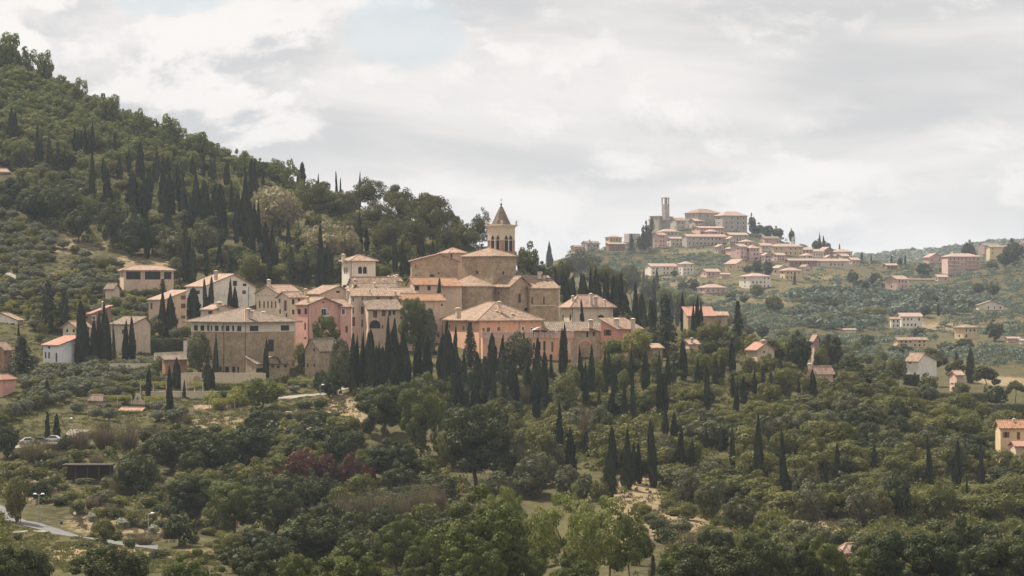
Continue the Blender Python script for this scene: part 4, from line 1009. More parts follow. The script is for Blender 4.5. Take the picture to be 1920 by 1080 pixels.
far('tan farmhouse with brown tiles below the white villa', 1675, 1738, 637, 652, 4, 'gS', 'yellow', 'tile', 6, 2, .15)
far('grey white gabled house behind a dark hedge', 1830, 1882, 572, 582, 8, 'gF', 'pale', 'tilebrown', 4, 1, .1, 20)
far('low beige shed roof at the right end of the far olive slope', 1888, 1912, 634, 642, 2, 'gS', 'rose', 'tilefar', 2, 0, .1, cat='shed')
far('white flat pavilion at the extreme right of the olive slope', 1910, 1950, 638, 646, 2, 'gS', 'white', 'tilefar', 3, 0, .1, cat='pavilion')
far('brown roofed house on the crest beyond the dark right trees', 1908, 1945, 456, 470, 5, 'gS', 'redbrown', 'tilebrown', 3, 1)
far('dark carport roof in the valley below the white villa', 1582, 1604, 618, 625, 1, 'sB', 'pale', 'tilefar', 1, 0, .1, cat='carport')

for k_, (x0_, x1_, e_, b_, wm_) in enumerate([(1296, 1320, 414, 428, 'greystone'), (1322, 1346, 434, 444, 'rose'), (1362, 1380, 447, 458, 'beige'), (1254, 1270, 438, 450, 'rose'), (1408, 1430, 474, 488, 'rose'), (1428, 1446, 478, 492, 'beige'), (1450, 1472, 478, 490, 'rose'), (1506, 1524, 479, 490, 'pale'), (1545, 1562, 482, 491, 'rose'), (1574, 1592, 480, 488, 'beige'), (1366, 1384, 466, 480, 'rose'), (1340, 1362, 462, 474, 'greystone')]):
    far(('small dusty pink house squeezed under the first palace', 'flat pinkish house between the palaces', 'beige house below the second palace', 'rose house stepping below the ruined tower', 'rose house under the red brown house', 'beige gable left of the yellow long house', 'rose house beneath the yellow long house', 'pale house over the pinkish terrace', 'rose house at the back of the pinkish terrace', 'beige house over the right terrace end', 'rose house left of the tall rose house', 'grey house at the foot of the long grey terrace')[k_], x0_, x1_, e_, b_, 4, ('gS', 'hip', 'gF')[k_ % 3], wm_, 'tilefar', 3, 2, .3, 30)
# ------------------------------------------------------------------ garden walls
def gwall(name, label, cat, p0, p1, hpx, Y0, Y1, mat='cream', th=.45, group=None):
    a, b_ = pt(p0[0], p0[1], Y0), pt(p1[0], p1[1], Y1)
    b = MB(); h = hpx * sc(Y0) + 1.0
    d = (b_ - a); n = Vector((-d.y, d.x, 0)).normalized() * th
    V = [a, b_, b_ + n, a + n]; lo = [v - Vector((0, 0, h)) for v in V]
    V = V + lo
    b.add([v - a for v in V], [(0, 1, 2, 3), (0, 1, 5, 4), (1, 2, 6, 5), (2, 3, 7, 6), (3, 0, 4, 7)])
    o = b.obj(name, M[mat], None, a)
    cpb = MB(); e = Vector((0, 0, .14)); up = Vector((0, 0, .02)); m_ = n * .2
    Vc = [v - a + up for v in (a - m_, b_ - m_, b_ + n + m_, a + n + m_)]; cpb.add(Vc + [v + e for v in Vc], [(4, 5, 6, 7), (0, 1, 5, 4), (1, 2, 6, 5), (2, 3, 7, 6), (3, 0, 4, 7)])
    cpb.obj('coping', M['trim'], o)
    return tag(o, label, cat, group)
gwall('retaining_wall', 'long cream retaining wall beneath the stone hall', 'wall', (402, 700), (497, 701), 20, 722, 716)
gwall('retaining_wall', 'cream retaining wall with arched niche left of the paired cypresses', 'wall', (340, 700), (378, 700), 26, 716, 718)
ni = MB(); P_ = arcpts(0, 0, 2.0, 2.6, 'a'); ni.add([(p[0], 0, p[1]) for p in P_], [list(range(len(P_)))]); n = len(P_)
P2 = arcpts(0, -.1, 2.5, 2.95, 'a'); ni.add([(p[0], -.05, p[1]) for p in P2] + [(p[0], -.05, p[1]) for p in P_], [(i, (i + 1) % n, n + (i + 1) % n, n + i) for i in range(n)], 1)
w_ = [o for o in COL.objects if o.name.startswith('retaining_wall')][-1]
ni.obj('niche', [M['stone2'], M['trim']], w_, Vector((4.2, -.12, -3.2)))
gwall('garden_wall', 'low pale wall with scalloped top behind the row of cypresses', 'wall', (206, 683), (289, 683), 10, 735, 738, 'pale')
gwall('garden_wall', 'cream terrace wall behind the vine trellis', 'wall', (266, 735), (312, 735), 11, 703, 703)
gwall('garden_wall', 'cream terrace wall to the right of the slim garden cypress', 'wall', (322, 735), (412, 735), 10, 703, 704)
gwall('garden_wall', 'pale wall along the lane below the clipped hedge', 'wall', (290, 663), (345, 660), 6, 752, 755, 'pale')
gwall('gate_pier', 'small pale gate pier at the end of the clipped hedge', 'pier', (344, 640), (351, 640), 22, 752, 752, 'pale', 1.0)
gwall('parking_wall', 'low pale wall along the parking lane', 'wall', (112, 803), (150, 806), 5, 664, 662, 'pale')
# bell gable of the garden chapel
bgx = empty('bell_gable', pt(258, 762, 693), 'cream curved bell gable with a small arched opening in the garden', 'bell gable')
Vs, Fs = [], []
o_ = [(-1.7, -1), (1.7, -1), (1.7, 1.0), (1.15, 1.2), (.75, 1.9), (.7, 2.5), (.35, 2.95), (-.35, 2.95), (-.7, 2.5), (-.75, 1.9), (-1.15, 1.2), (-1.7, 1.0)]
face(Vs, Fs, o_, [arcpts(0, 1.2, .5, .9, 'a')], lambda u, v, k: (u, k, v), .4)
n0 = len(Vs); Vs += [(x, .45, z) for x, z in o_]; Vs += [(x, 0, z) for x, z in o_]; n = len(o_)
Fs += [[n0 + i, n0 + (i + 1) % n, n0 + n + (i + 1) % n, n0 + n + i] for i in range(n)] + [[n0 + i for i in range(n)]]
obj('gable_wall', mesh('gable_wall', Vs, Fs, M['cream']), bgx, Vector((0, 0, .3)))
b = MB(); b.box(-.3, .3, -.05, .05, 0, .08); b.lathe([(.02, .02), (.14, .06), (.1, .25), (.03, .3)], 8); b.obj('bell', M['dark'], bgx, Vector((0, .2, 1.9)))

# ------------------------------------------------------------------ foliage builders (unit crowns: height 1, width 1)
LEAF = .82
def unit(v): return v / np.maximum(1e-9, np.linalg.norm(v, axis=-1, keepdims=True))
def leaves(C, N, size, asp=1.0, jit=.4, up=None):
    """Quads centred at C facing N; size scalar or array."""
    n = len(C)
    size = np.asarray(size, float) * LEAF
    s = np.broadcast_to(np.asarray(size, float), (n,)) * (1 - jit + 2 * jit * rng.random(n))
    t = unit(np.cross(N, unit(rng.normal(size=(n, 3)))))
    if up is not None:
        t = unit(np.cross(N, np.broadcast_to(np.array(up, float), (n, 3)) + .25 * rng.normal(size=(n, 3))))
    b = np.cross(N, t)
    a_ = t * s[:, None]; b_ = b * (s * asp)[:, None]
    k = 1 + .35 * (rng.random((n, 4, 1)) - .5)
    V = np.stack([C - a_ * .55 - b_, C + a_ - b_ * .35, C + a_ * .55 + b_, C - a_ + b_ * .35], 1)
    V = C[:, None, :] + (V - C[:, None, :]) * k
    return V.reshape(-1, 3), np.arange(4 * n).reshape(n, 4)
def crown_pts(n, lobes, lr, cz=.58, rx=.5, rz=.42, flat=1.0, low=-.35, shell=.72, inner=.55):
    """Leaf positions on the skins of many lobes packed in an uneven ellipsoid."""
    k = np.arange(lobes) + .5
    z = 1 - 2 * k / lobes; th = math.pi * (1 + 5 ** .5) * k + rng.random(lobes) * .8
    d = np.stack([np.sqrt(1 - z * z) * np.cos(th), np.sqrt(1 - z * z) * np.sin(th), z], -1)
    d = d[z > low - .5]; L = len(d)
    rad = lr * (.55 + .95 * rng.random(L) ** 1.3)
    dist = (1 - np.minimum(rad, .6)) * (.66 + .46 * rng.random(L))
    sk = rng.random(4) * 6.28; az = np.arctan2(d[:, 1], d[:, 0])
    ctr = d * (dist * (1 + .16 * np.sin(az + sk[0]) + .12 * np.sin(2 * az + sk[1] + 2 * d[:, 2])))[:, None]
    ids = rng.choice(L, n, p=rad ** 2 / (rad ** 2).sum())
    u = unit(rng.normal(size=(n, 3)))
    r = rad[ids] * (shell + (1 - shell) * rng.random(n) + .18 * (rng.random(n) ** 3))
    p = ctr[ids] + u * r[:, None] * np.array([1, 1, flat])
    ok = (np.linalg.norm(p, axis=1) > inner) & (p[:, 2] > low - .3 * rng.random(n) - .3)
    p, u = p[ok], u[ok]
    N = unit(u * 1.0 + np.array([0, 0, .2]) + .34 * rng.normal(size=p.shape))
    return np.stack([p[:, 0] * rx, p[:, 1] * rx, cz + p[:, 2] * rz], -1), N
def core(rx, rz, cz, n=10):
    """Rough closed inner mass so that the crown is not see-through in its middle."""
    V, Q = [], []
    zs = np.linspace(-.95, .95, 7)
    for z in zs:
        r = math.sqrt(1 - z * z)
        for i in range(n):
            q = 2 * math.pi * i / n; k = .8 + .4 * rng.random()
            V.append((rx * r * k * math.cos(q), rx * r * k * math.sin(q), cz + rz * z * (.9 + .2 * rng.random())))
    for a in range(len(zs) - 1):
        for i in range(n): Q.append((a * n + i, a * n + (i + 1) % n, a * n + n + (i + 1) % n, a * n + n + i))
    return np.array(V), np.array(Q)
def trunk_np(h0, r0, limbs, reach, top=.6, wob=.02):
    """Tapered trunk with limbs as quads (unit tree)."""
    V, Q = [], []
    def tube(a, b, ra, rb, n=6):
        a, b = np.array(a, float), np.array(b, float); d = unit(b - a); t = unit(np.cross(d, [.3, .8, .1])); u = np.cross(d, t); o0 = len(V)
        for p, r in ((a, ra), (b, rb)):
            for i in range(n):
                q = 2 * math.pi * i / n; V.append(p + (t * math.cos(q) + u * math.sin(q)) * r)
        for i in range(n): Q.append((o0 + i, o0 + (i + 1) % n, o0 + n + (i + 1) % n, o0 + n + i))
    p = np.array([0, 0, -.06]); r = r0; segs = 4
    for i in range(segs):
        q = np.array([wob * rng.normal(), wob * rng.normal(), h0 * (i + 1) / segs]); tube(p, q, r, r * .86); p, r = q, r * .86
    for i in range(limbs):
        a = 2 * math.pi * i / limbs + rng.random(); e = np.array([math.cos(a) * reach * (.6 + .5 * rng.random()), math.sin(a) * reach * (.6 + .5 * rng.random()), top + .25 * rng.random() * (1 - top)])
        mid = p + (e - p) * .5 + np.array([0, 0, .04]); tube(p, mid, r * .62, r * .42); tube(mid, e, r * .42, r * .16)
    return np.array(V), np.array(Q)
PROTO = {}
def proto(kind, Vc, Qc, leafm, trunk=None, barkm='bark'):
    cr = npmesh('crown', Vc, Qc, M[leafm])
    if trunk is None: jo = npmesh('crown_and_trunk', Vc, Qc, M[leafm]); tm = None
    else:
        tm = npmesh('trunk', trunk[0], trunk[1], M[barkm])
        jo = npmesh('tree_body', np.concatenate([Vc, trunk[0]]), np.concatenate([Qc, trunk[1] + len(Vc)]), [M[leafm], M[barkm]], np.concatenate([np.zeros(len(Qc)), np.ones(len(trunk[1]))]))
    PROTO.setdefault(kind, []).append((cr, tm, jo))
def cat_np(*parts):
    V, Q, o = [], [], 0
    for v, q in parts: V.append(v); Q.append(q + o); o += len(v)
    return np.concatenate(V), np.concatenate(Q)
def broad(kind, leafm, n, ls, lobes=22, lr=.36, cz=.56, rz=.46, var=3, h0=.42, r0=.028, flat=.9, low=-.5, inner=.5, barkm='bark', cr=.26, asp=.9, reach=.3):
    for _ in range(var):
        C, N = crown_pts(int(n * 1.5), lobes, lr, cz, .5, rz, flat, low, inner=inner)
        parts = [leaves(C, N, ls, asp)]
        if cr: parts.append(core(cr * .72, rz * cr * 1.4, cz - .05))
        proto(kind, *cat_np(*parts), leafm, trunk_np(h0, r0, 5, reach, .55), barkm)
broad('oak', 'oak', 3800, .024, 26, .30, .5, .5, var=5, low=-.8, inner=.45, cr=.24)
broad('hilloak', 'hilloak', 1900, .031, 18, .30, .52, .52, 6, low=-.8, inner=.35, cr=.22)
broad('skyoak', 'hilloak', 1100, .030, 16, .25, .54, .50, 4, low=-.9, inner=.2, cr=0, reach=.4)
broad('holm', 'holm', 4200, .023, 36, .24, .52, .50, 3, low=-.7, inner=.62, cr=.33)
broad('darkoak', 'darkoak', 4600, .022, 30, .26, .52, .5, 4, low=-.65)
broad('fresh', 'fresh', 3200, .026, 26, .32, .56, .46, 3, inner=.35, cr=.2)
broad('yellowgreen', 'yellowgreen', 2600, .03, 24, .34, .52, .5, 2, low=-.8)
broad('bigtree', 'darkoak', 13500, .0135, 50, .20, .58, .43, 3, inner=.4, cr=.15, low=-.6)
broad('greentree', 'shadeoak', 12500, .0135, 46, .21, .57, .45, 3, inner=.38, cr=.14, low=-.6)
broad('airytree', 'fresh', 3600, .0150, 26, .20, .58, .44, 3, inner=.25, cr=0, low=-.5, barkm='palebark', h0=.46, r0=.02, reach=.36)
broad('olive', 'olive', 1500, .036, 18, .36, .54, .44, 4, h0=.36, r0=.03, inner=.4, cr=.22)
broad('bush', 'oak', 1300, .038, 18, .38, .46, .52, 3, low=-.9)
broad('darkbush', 'darkoak', 1300, .038, 18, .38, .46, .52, 3, low=-.9)
broad('holmbush', 'holm', 1500, .036, 20, .36, .46, .52, 2, low=-.9)
broad('freshbush', 'yellowgreen', 1300, .036, 18, .38, .46, .52, 2, low=-.9)
broad('blossom', 'blossom', 5200, .019, 44, .26, .54, .47, 2, low=-.7, inner=.6, cr=.33)
broad('redtree', 'red', 3600, .026, 26, .32, .54, .48, 2, low=-.8)
broad('yellowbush', 'yellow_bush', 700, .05, 12, .42, .46, .5, 1, low=-.9)
broad('whitebush', 'white_bush', 700, .05, 12, .42, .46, .5, 1, low=-.9)
broad('reddead', 'red', 3000, .03, 20, .34, .50, .52, 1, low=-.9)
# umbrella and Aleppo pines: flat pads on visible limbs
for v in range(4):
    parts = []; tr = trunk_np(.55, .022, 6, .34, .70, .03)
    pads = 15 + v
    for i in range(pads):
        a = 2 * math.pi * i * .618; r = .36 * math.sqrt((i + .5) / pads); zc = .80 - .45 * r * r / .13 * .5 + .07 * rng.normal()
        n = 420; u = unit(rng.normal(size=(n, 3))); rr = .125 + .05 * rng.random()
        C = np.array([r * math.cos(a), r * math.sin(a), zc]) + u * np.array([rr, rr, rr * .62]) * (.6 + .45 * rng.random((n, 1)))
        parts.append(leaves(C, unit(u * .6 + np.array([0, 0, .35]) + .5 * rng.normal(size=(n, 3))), .021, .8))
    proto('umbrella', *cat_np(*parts), 'pine', tr)
for v in range(4):
    C, N = crown_pts(5200, 34 + 4 * v, .25, .60, .5, .40, .7, -.8, inner=.35)
    proto('aleppo', *cat_np(leaves(C, N, .0165, .8), core(.2, .17, .62)), 'pine', trunk_np(.5, .02, 6, .34, .6, .03))
# cypress: tall spindle with upright flame-like sprays
def cyp(kind, leafm, n, peak, pw, gaps, ls):
    notch = .12 + .1 * rng.random()
    t = rng.random(n) ** .8
    q = rng.random(n) * 2 * math.pi
    pr = np.where(t < peak, .62 + .38 * np.sin(t / peak * math.pi / 2), ((1 - t) / (1 - peak)) ** pw)
    ph = rng.random(4) * 6
    fur = 1 - notch * np.clip(np.sin(q * 2 + 13 * t + 5 * rng.random()), 0, 1) ** 3 + .10 * np.sin(q * 5 + 9 * t + ph[0]) + .08 * np.sin(q * 3 - 15 * t + ph[1]) + .06 * np.sin(q * 8 + 31 * t + ph[2])
    r = .46 * pr * fur * (.86 + .14 * rng.random(n) + gaps * (rng.random(n) ** 4))
    bx, by = .05 * np.sin(3 * t + ph[3]), .05 * np.cos(2.5 * t + ph[3])
    C = np.stack([r * np.cos(q) + bx * t, r * np.sin(q) + by * t, .015 + t * .97], -1)
    N = unit(np.stack([np.cos(q), np.sin(q), .25 + 0 * q], -1) + .45 * rng.normal(size=(n, 3)))
    V, Qd = leaves(C, N, ls, 1.0, .4, (0, 0, 1))
    # sprays are upright: the unit cypress is stretched about six times in height when placed
    Vv, Qq = [], []
    zz = np.linspace(0, .97, 12); m_ = 9
    for z in zz:
        p_ = (.62 + .38 * math.sin(z / peak * math.pi / 2)) if z < peak else ((1 - z) / (1 - peak)) ** pw
        for i in range(m_):
            a = 2 * math.pi * i / m_; Vv.append((.36 * p_ * math.cos(a) + .05 * z * math.sin(3 * z + ph[3]), .36 * p_ * math.sin(a) + .05 * z * math.cos(2.5 * z + ph[3]), z))
    for a in range(len(zz) - 1):
        for i in range(m_): Qq.append((a * m_ + i, a * m_ + (i + 1) % m_, a * m_ + m_ + (i + 1) % m_, a * m_ + m_ + i))
    tv, tq = [], []
    for z, r_ in ((-.05, .10), (.04, .07)):
        for i in range(6): tv.append((r_ * math.cos(i * 1.047), r_ * math.sin(i * 1.047), z))
    tq = [(i, (i + 1) % 6, 6 + (i + 1) % 6, 6 + i) for i in range(6)]
    proto(kind, *cat_np((V, Qd), (np.array(Vv), np.array(Qq))), leafm, (np.array(tv), np.array(tq)))
for v in range(9): cyp('cypress', 'cypress', 2300, .18 + .10 * (v % 3), .48 + .11 * (v % 4), .10 + .12 * (v % 3), .050)
# layered conifers
for v in range(4):
    parts = []; lay = 15
    for i in range(lay):
        t = (i + .3 * rng.random()) / lay; z = .08 + .9 * t; rr = .5 * (1 - t) ** .85 + .03
        nb = 7
        for b_ in range(nb):
            a = 2 * math.pi * (b_ + rng.random()) / nb; ln = rr * (.75 + .4 * rng.random()); n = int(16 + 60 * ln)
            s_ = rng.random(n) ** .7; wd = .055 * (1.2 - s_)
            off = rng.normal(size=n) * wd * 1.3
            C = np.stack([np.cos(a) * s_ * ln - np.sin(a) * off, np.sin(a) * s_ * ln + np.cos(a) * off, z - .10 * s_ * ln * 1.4 + .012 * rng.normal(size=n)], -1)
            parts.append(leaves(C, unit(np.array([0, 0, .8]) + np.stack([np.cos(a) + 0 * s_, np.sin(a) + 0 * s_, 0 * s_], -1) * .5 + .45 * rng.normal(size=(n, 3))), .026, .8))
    parts.append(core(.13, .42, .46))
    proto('conifer', *cat_np(*parts), 'conifer', trunk_np(.9, .02, 1, .02, .95, .004))
# bare brown brush: many thin upright twigs
for v in range(3):
    n = 900; a = rng.random(n) * 2 * math.pi; r = .36 * np.sqrt(rng.random(n)); h = .45 + .5 * rng.random(n)
    base = np.stack([r * .5 * np.cos(a), r * .5 * np.sin(a), 0 * a], -1); tip = np.stack([r * 1.35 * np.cos(a), r * 1.35 * np.sin(a), h], -1)
    t = rng.random((n, 1)) * .6; p0 = base + (tip - base) * t; p1 = base + (tip - base) * np.minimum(1, t + .4)
    q = rng.random(n) * 6.28; wv = np.stack([np.cos(q), np.sin(q), 0 * q], -1) * .008
    Vb = np.stack([p0 - wv, p0 + wv, p1 + wv * .4, p1 - wv * .4], 1).reshape(-1, 3)
    C = tip + .03 * rng.normal(size=(n, 3)); L_ = leaves(C, unit(rng.normal(size=(n, 3))), .016, .7)
    proto('brush', *cat_np((Vb, np.arange(4 * n).reshape(n, 4)), L_), 'dry')

# ------------------------------------------------------------------ planting
TREES = []
GND_S = .25
def tree(kind, name, cat, px, top, base, w, parts=None, Y=None, y0=300.0, desc=None, label=None, group=None):
    """Plant a tree whose foot, top and width appear at the given photo pixels."""
    if Y is None:
        b = base
        for _ in range(40):
            Y = hit(px, b, y0)
            if Y and Y < 2600: break
            b += 4
        else: return None
    x = (px - CX) / F * Y
    z = gz(x, Y)
    s = sc(Y)
    hgt = max(1.2, (CY - top) * s - z); wid = w * s
    cr, tm, jo = PROTO[kind][rng.integers(len(PROTO[kind]))]
    if parts is None: parts = (base - top) > 38 and tm is not None
    scl = (wid, wid * (.92 + .16 * rng.random()), hgt)
    rz = rng.random() * 6.28
    if parts:
        r = obj(name, None, None, (x, Y, z - .1), rz); r.empty_display_size = .5
        obj('trunk', tm, r); obj('crown', cr, r)
    else: r = obj(name, jo, None, (x, Y, z - .1), rz)
    r.scale = scl
    if kind == 'cypress': r.rotation_euler = (R(1.6) * rng.normal(), R(1.6) * rng.normal(), rz)
    r['category'] = cat
    if group: r['group'] = group
    if label: r['label'] = label
    TREES.append(dict(o=r, kind=kind, name=name, cat=cat, px=px, py=(top + base) / 2, h=hgt, desc=desc, done=bool(label), Y=Y, w=w, hp=base - top))
    return r

# --- cypresses: (column, tip row, foot row, width)
CYP = [
 # slope below the pink house
 (661,626,735,17),(667,630,735,11),(675.5,624,733,8),(682,635,733,7),(695,619,737,22),(726,591,712,14),(740,597,715,16),(730,620,717,20),(763,615,727,20),(782,632,718,16),(800,630,717,20),
 (834,602,722,18),(852,610,690,13),(856,672,765,16),(870,660,742,15),(894,661,742,16),(819,523,560,15,828),(711,640,718,9),(648,648,728,11),
 # in front of the convent
 (938,628,702,11),(941,642,716,12),(922,655,706,10),(918,660,706,9),(981,620,697,11),(987,635,702,10),(1007,633,682,10),(964,652,692,12),(952,660,694,10),(1012,670,772,22),(1003,680,776,15),(995,678,762,12),(1021,661,692,9),(1035,665,722,9),
 (1052,615,692,9),(1059,607,692,12),(1055,639,702,16),(967,688,762,18),(1091,648,736,14),(1106,646,756,18),(1099,681,782,14),(1134,659,736,14),(1158,676,736,14),(1146,730,786,13),(1049,757,862,15),
 (1182,659,722,10),(1188,687,792,11),(1211,659,733,17),(1235,659,726,13),(1252,665,731,12),(1263,677,723,8),(1237,707,776,11),(1243,740,776,6),(1282,638,713,14),(1327,687,771,12),(1352,669,716,15),(1171,723,799,15),
 (1072,804,905,18),(1100,809,856,12),(1149,800,897,14),(1143,845,932,22),(1175,804,917,20),(1187,830,908,12),(1199,829,907,12),(1226,790,914,16),(1275,801,882,15),(1298,823,881,7),(1323,801,848,8),(1351,794,848,9),
 (1373,638,701,13),(1422,776,918,20),(1472,806,938,16),(1374,799,881,10),(1525,693,751,14),(1497,710,736,8),(1414,688,746,10),(1394,705,756,16),(1375,700,746,12),(1569,828,921,15),(1524,655,682,8),(1548,864,909,8),(1640,834,886,10),(1721,872,911,6),
 (1744.6,813,916,12),(1795,825,914,12),(1788,858,905,8),(1813,893,931,6),(1842,831,919,11),(1836,870,905,7),(1793,658,693,8),(1819,653,718,15),(1308,556,641,16),(1314,566,641,12),(1299,568,636,10),(1282,548,622,12),(1270,556,611,9),(1258,552,601,11),
 # behind the villa and the church
 (1062,517,566,9),(1068,535,566,8),(1091,517,560,12),(1115,500,562,13),(1138,510,577,13),(1151,515,582,12),(1165,508,590,13),(1175,550,602,14),(1204,550,614,18),(1190,545,605,13),(1232,504,562,9),(1239,532,575,9),(1206,506,540,5),(1212,513,545,4),(1031,453,500,15),(974,464,512,10),(1053,493,562,8),(1044,500,560,8),(1096,562,606,9,829),
 (741,432,512,12),(756,446,517,12),(655,436,482,14),(758,467,522,16),(790,446,487,12),(811,452,500,10),(674,395,482,12),(688,424,472,9),(604,415,542,12),(541,415,472,10),(518,463,497,7),(614,460,542,14),(620,475,542,10),(596,480,540,10),
 # hillside stand
 (20,201,268,12),(29,207,265,9),(71,235,317,12),(77,250,302,9),(122,276,319,8),(128,287,319,7),(141,240,283,8),(146,246,284,7),(151,243,284,6),(160,237,288,7),(166,245,291,8),(173,229,289,8),(172,284,392,13),(215,250,286,8),(242,276,330,7),(263,264,342,17),(291,279,347,14),(304,295,397,16),(316,292,332,10),(197,296,355,11),
 (202,318,387,20),(224,295,337,11),(248,320,395,24),(270,340,400,26),(314,327,407,22),(305,356,410,18),(326,321,402,6),(334,303,377,10),(344,324,412,18),(360,292,332,8),(369,318,412,18),(382,291,335,7),(385,338,417,22),(394,294,342,7),(402,297,347,9),(403,344,412,16),(417,347,442,18),(425,303,347,12),(434,338,402,9),(439,303,327,7),
 (446,362,447,17),(455,360,450,9),(461,350,472,12),(467,370,472,24),(479,298,354,7),(488,371,472,10),(493,318,350,6),(474,421,482,12),(443,403,457,10),(498,418,502,14),(510,424,502,12),(348,424,527,17),(355,445,527,10),(362,463,530,14),(387,454,517,8),(410,442,507,10),(532,323,360,5),(567,304,344,11),(559,318,345,6),(597,324,340,4),(632,321,348,4),(638,333,358,4),(673,322,345,7),
 # near the houses on the left
 (305,543,605,18,803),(321,552,610,18,803),(364,540,597,26,838),(386,523,579,11,838),(393,519,577,14,838),(430,523,579,14,838),(442,537,579,12,838),(419,563,582,6),(157,566,687,24),(146,600,687,16),(176,600,685,13),(186,585,685,12),(198,566,686,18),(206,585,682,9),(215,603,689,9),(234,601,690,11),(248,595,687,13),(223,625,660,8),
 (277,691,745,10),(319,686,783,12),(331,671,730,13),(337,685,730,8),(345,712,746,6),(405,626,702,13,731),(499,637,704,11,727),(563,615,650,9),(391,677,732,20),(398,690,732,9),(89,772,827,9),(106,774,827,11),(35,603,640,6),
]
for p in CYP: tree('cypress', 'cypress', 'cypress', *p[:3], p[3] * random.uniform(.92, 1.22), Y=p[4] if len(p) > 4 else None)
# --- pines
for p in [(590,332,425,76),(640,352,432,70),(690,328,402,78),(702,372,450,72),(757,346,450,74),(795,358,470,80),(820,362,480,66),(852,402,470,50),(730,400,480,60),(660,395,470,60),(835,420,490,50),(780,400,480,60),(560,350,430,50)]:
    tree('aleppo', 'pine', 'pine', *p, desc='spreading grey green pine')
for p in [(37,262,325,42),(900,392,460,44),(877,415,492,62),(1090,458,545,70),(1130,490,560,62),(1184,488,572,48),(1215,514,580,44),(1160,505,575,40),(1060,480,560,44),(1205,545,600,36)]:
    tree('aleppo', 'pine', 'pine', *p, desc='bushy olive green pine')
for p in [(1750,652,725,68),(1790,672,726,42),(1848,684,742,56),(1905,706,762,44),(742,345,420,60),(805,350,440,70),(842,385,450,44)]:
    tree('umbrella', 'umbrella_pine', 'pine', *p, desc='flat topped umbrella pine')
tree('aleppo', 'pine', 'pine', 1685, 666, 726, 44, desc='rusty open pine')
# --- layered conifers
for p in [(881,598,692,40),(910,680,766,34),(883,697,764,26),(92,254,320,22),(108,262,324,24),(546,460,528,36),(573,465,528,30),(1462,655,738,26),(1430,682,752,24),(1445,690,755,20),(90,520,620,52),(120,540,625,46),(40,625,705,70),(88,710,752,26),(1383,558,660,38),(305,520,575,30),(1248,545,668,60),(1210,585,650,36),
          (430,465,520,26),(505,480,530,28),(640,480,530,30),(700,480,530,26),(1538,655,700,22),(797,614,645,40),(1001,690,770,24),(945,690,770,28),(925,700,770,26),(1224,1036,1082,24)]:
    tree('conifer', 'conifer', 'conifer', *p, desc='dark layered conifer')
# --- dark mass of cypresses and conifers under the convent
for _ in range(50):
    px_ = random.uniform(650, 1030); b_ = random.uniform(705, 792) if px_ > 840 else random.uniform(705, 738)
    if random.random() < .55: CYP.append((px_, b_ - random.uniform(55, 95), b_, random.uniform(12, 18))); tree('cypress', 'cypress', 'cypress', *CYP[-1][:3], CYP[-1][3] * 1.2)
    elif px_ > 840: tree('conifer', 'conifer', 'conifer', px_, b_ - random.uniform(45, 75), b_, random.uniform(26, 36), desc='dark layered conifer')
for _ in range(22):
    px_ = random.uniform(235, 490); b_ = random.uniform(355, 490); CYP.append((px_, b_ - random.uniform(52, 88), b_, random.uniform(11, 18)))
    tree('cypress', 'cypress', 'cypress', *CYP[-1])
for _ in range(26):
    px_ = random.uniform(1058, 1245); b_ = 566 + (px_ - 1058) * .22 + random.uniform(-10, 22); CYP.append((px_, b_ - random.uniform(45, 78), b_, random.uniform(10, 16)))
    tree('cypress', 'cypress', 'cypress', *CYP[-1])
for _ in range(10):
    px_ = random.uniform(1080, 1400); b_ = random.uniform(720, 860); CYP.append((px_, b_ - random.uniform(50, 75), b_, random.uniform(10, 14)))
    tree('cypress', 'cypress', 'cypress', *CYP[-1])
for p in [(18,56,130,60),(52,88,140,44),(86,94,160,40),(150,140,200,36),(205,172,235,50),(262,198,262,34),(318,214,285,54),(372,242,305,56),(452,276,345,50),(545,293,372,46)]:
    tree('hilloak' if p[0] in (18, 86, 205, 318, 372) else 'skyoak', 'hill_oak', 'hill oak', *p, desc='ragged skyline oak')
# --- large foreground trees
FG = [('greentree',905,926,1150,205),('greentree',658,1025,1165,165),('greentree',893,1016,1165,130),('bigtree',38,1012,1165,150),('bigtree',216,1014,1165,155),('greentree',356,1040,1170,125),('airytree',1055,916,1100,140),('airytree',1145,922,1100,140),('airytree',1000,950,1115,120),('airytree',1105,940,1110,120),('airytree',1180,945,1100,90),('airytree',945,908,1060,100),
      ('greentree',745,970,1075,95),('darkoak',588,955,1052,140),('bigtree',1330,1010,1160,170),('bigtree',1440,1002,1160,120),('bigtree',1730,985,1150,190),('bigtree',1860,1000,1160,150),('greentree',1555,1010,1150,90),('greentree',1640,1035,1150,120),('bigtree',480,1040,1160,110),('greentree',1270,1030,1150,100),('bigtree',1920,1000,1150,130),('bigtree',1500,1020,1150,90),('greentree',20,1048,1160,100),('darkoak',520,1000,1060,80),('greentree',800,1000,1110,90),('darkoak',700,1000,1060,70),('greentree',560,1035,1150,90),('darkoak',840,960,1040,80),('greentree',980,1030,1150,90),('darkoak',1200,990,1060,60),('greentree',1080,1040,1150,100),('airytree',950,905,1060,90),('greentree',1420,985,1110,80),('bigtree',1640,990,1120,100),('bigtree',1800,975,1110,100),('bigtree',1350,985,1110,90)]
for k, a, b_, c_, w_ in FG: tree(k, 'foreground_tree', 'leafy tree', a, b_, c_, w_, parts=True, desc={'bigtree': 'dark crowned leafy tree', 'greentree': 'olive green leafy tree', 'airytree': 'light airy tree', 'darkoak': 'bluish green tree on pale trunks'}[k])
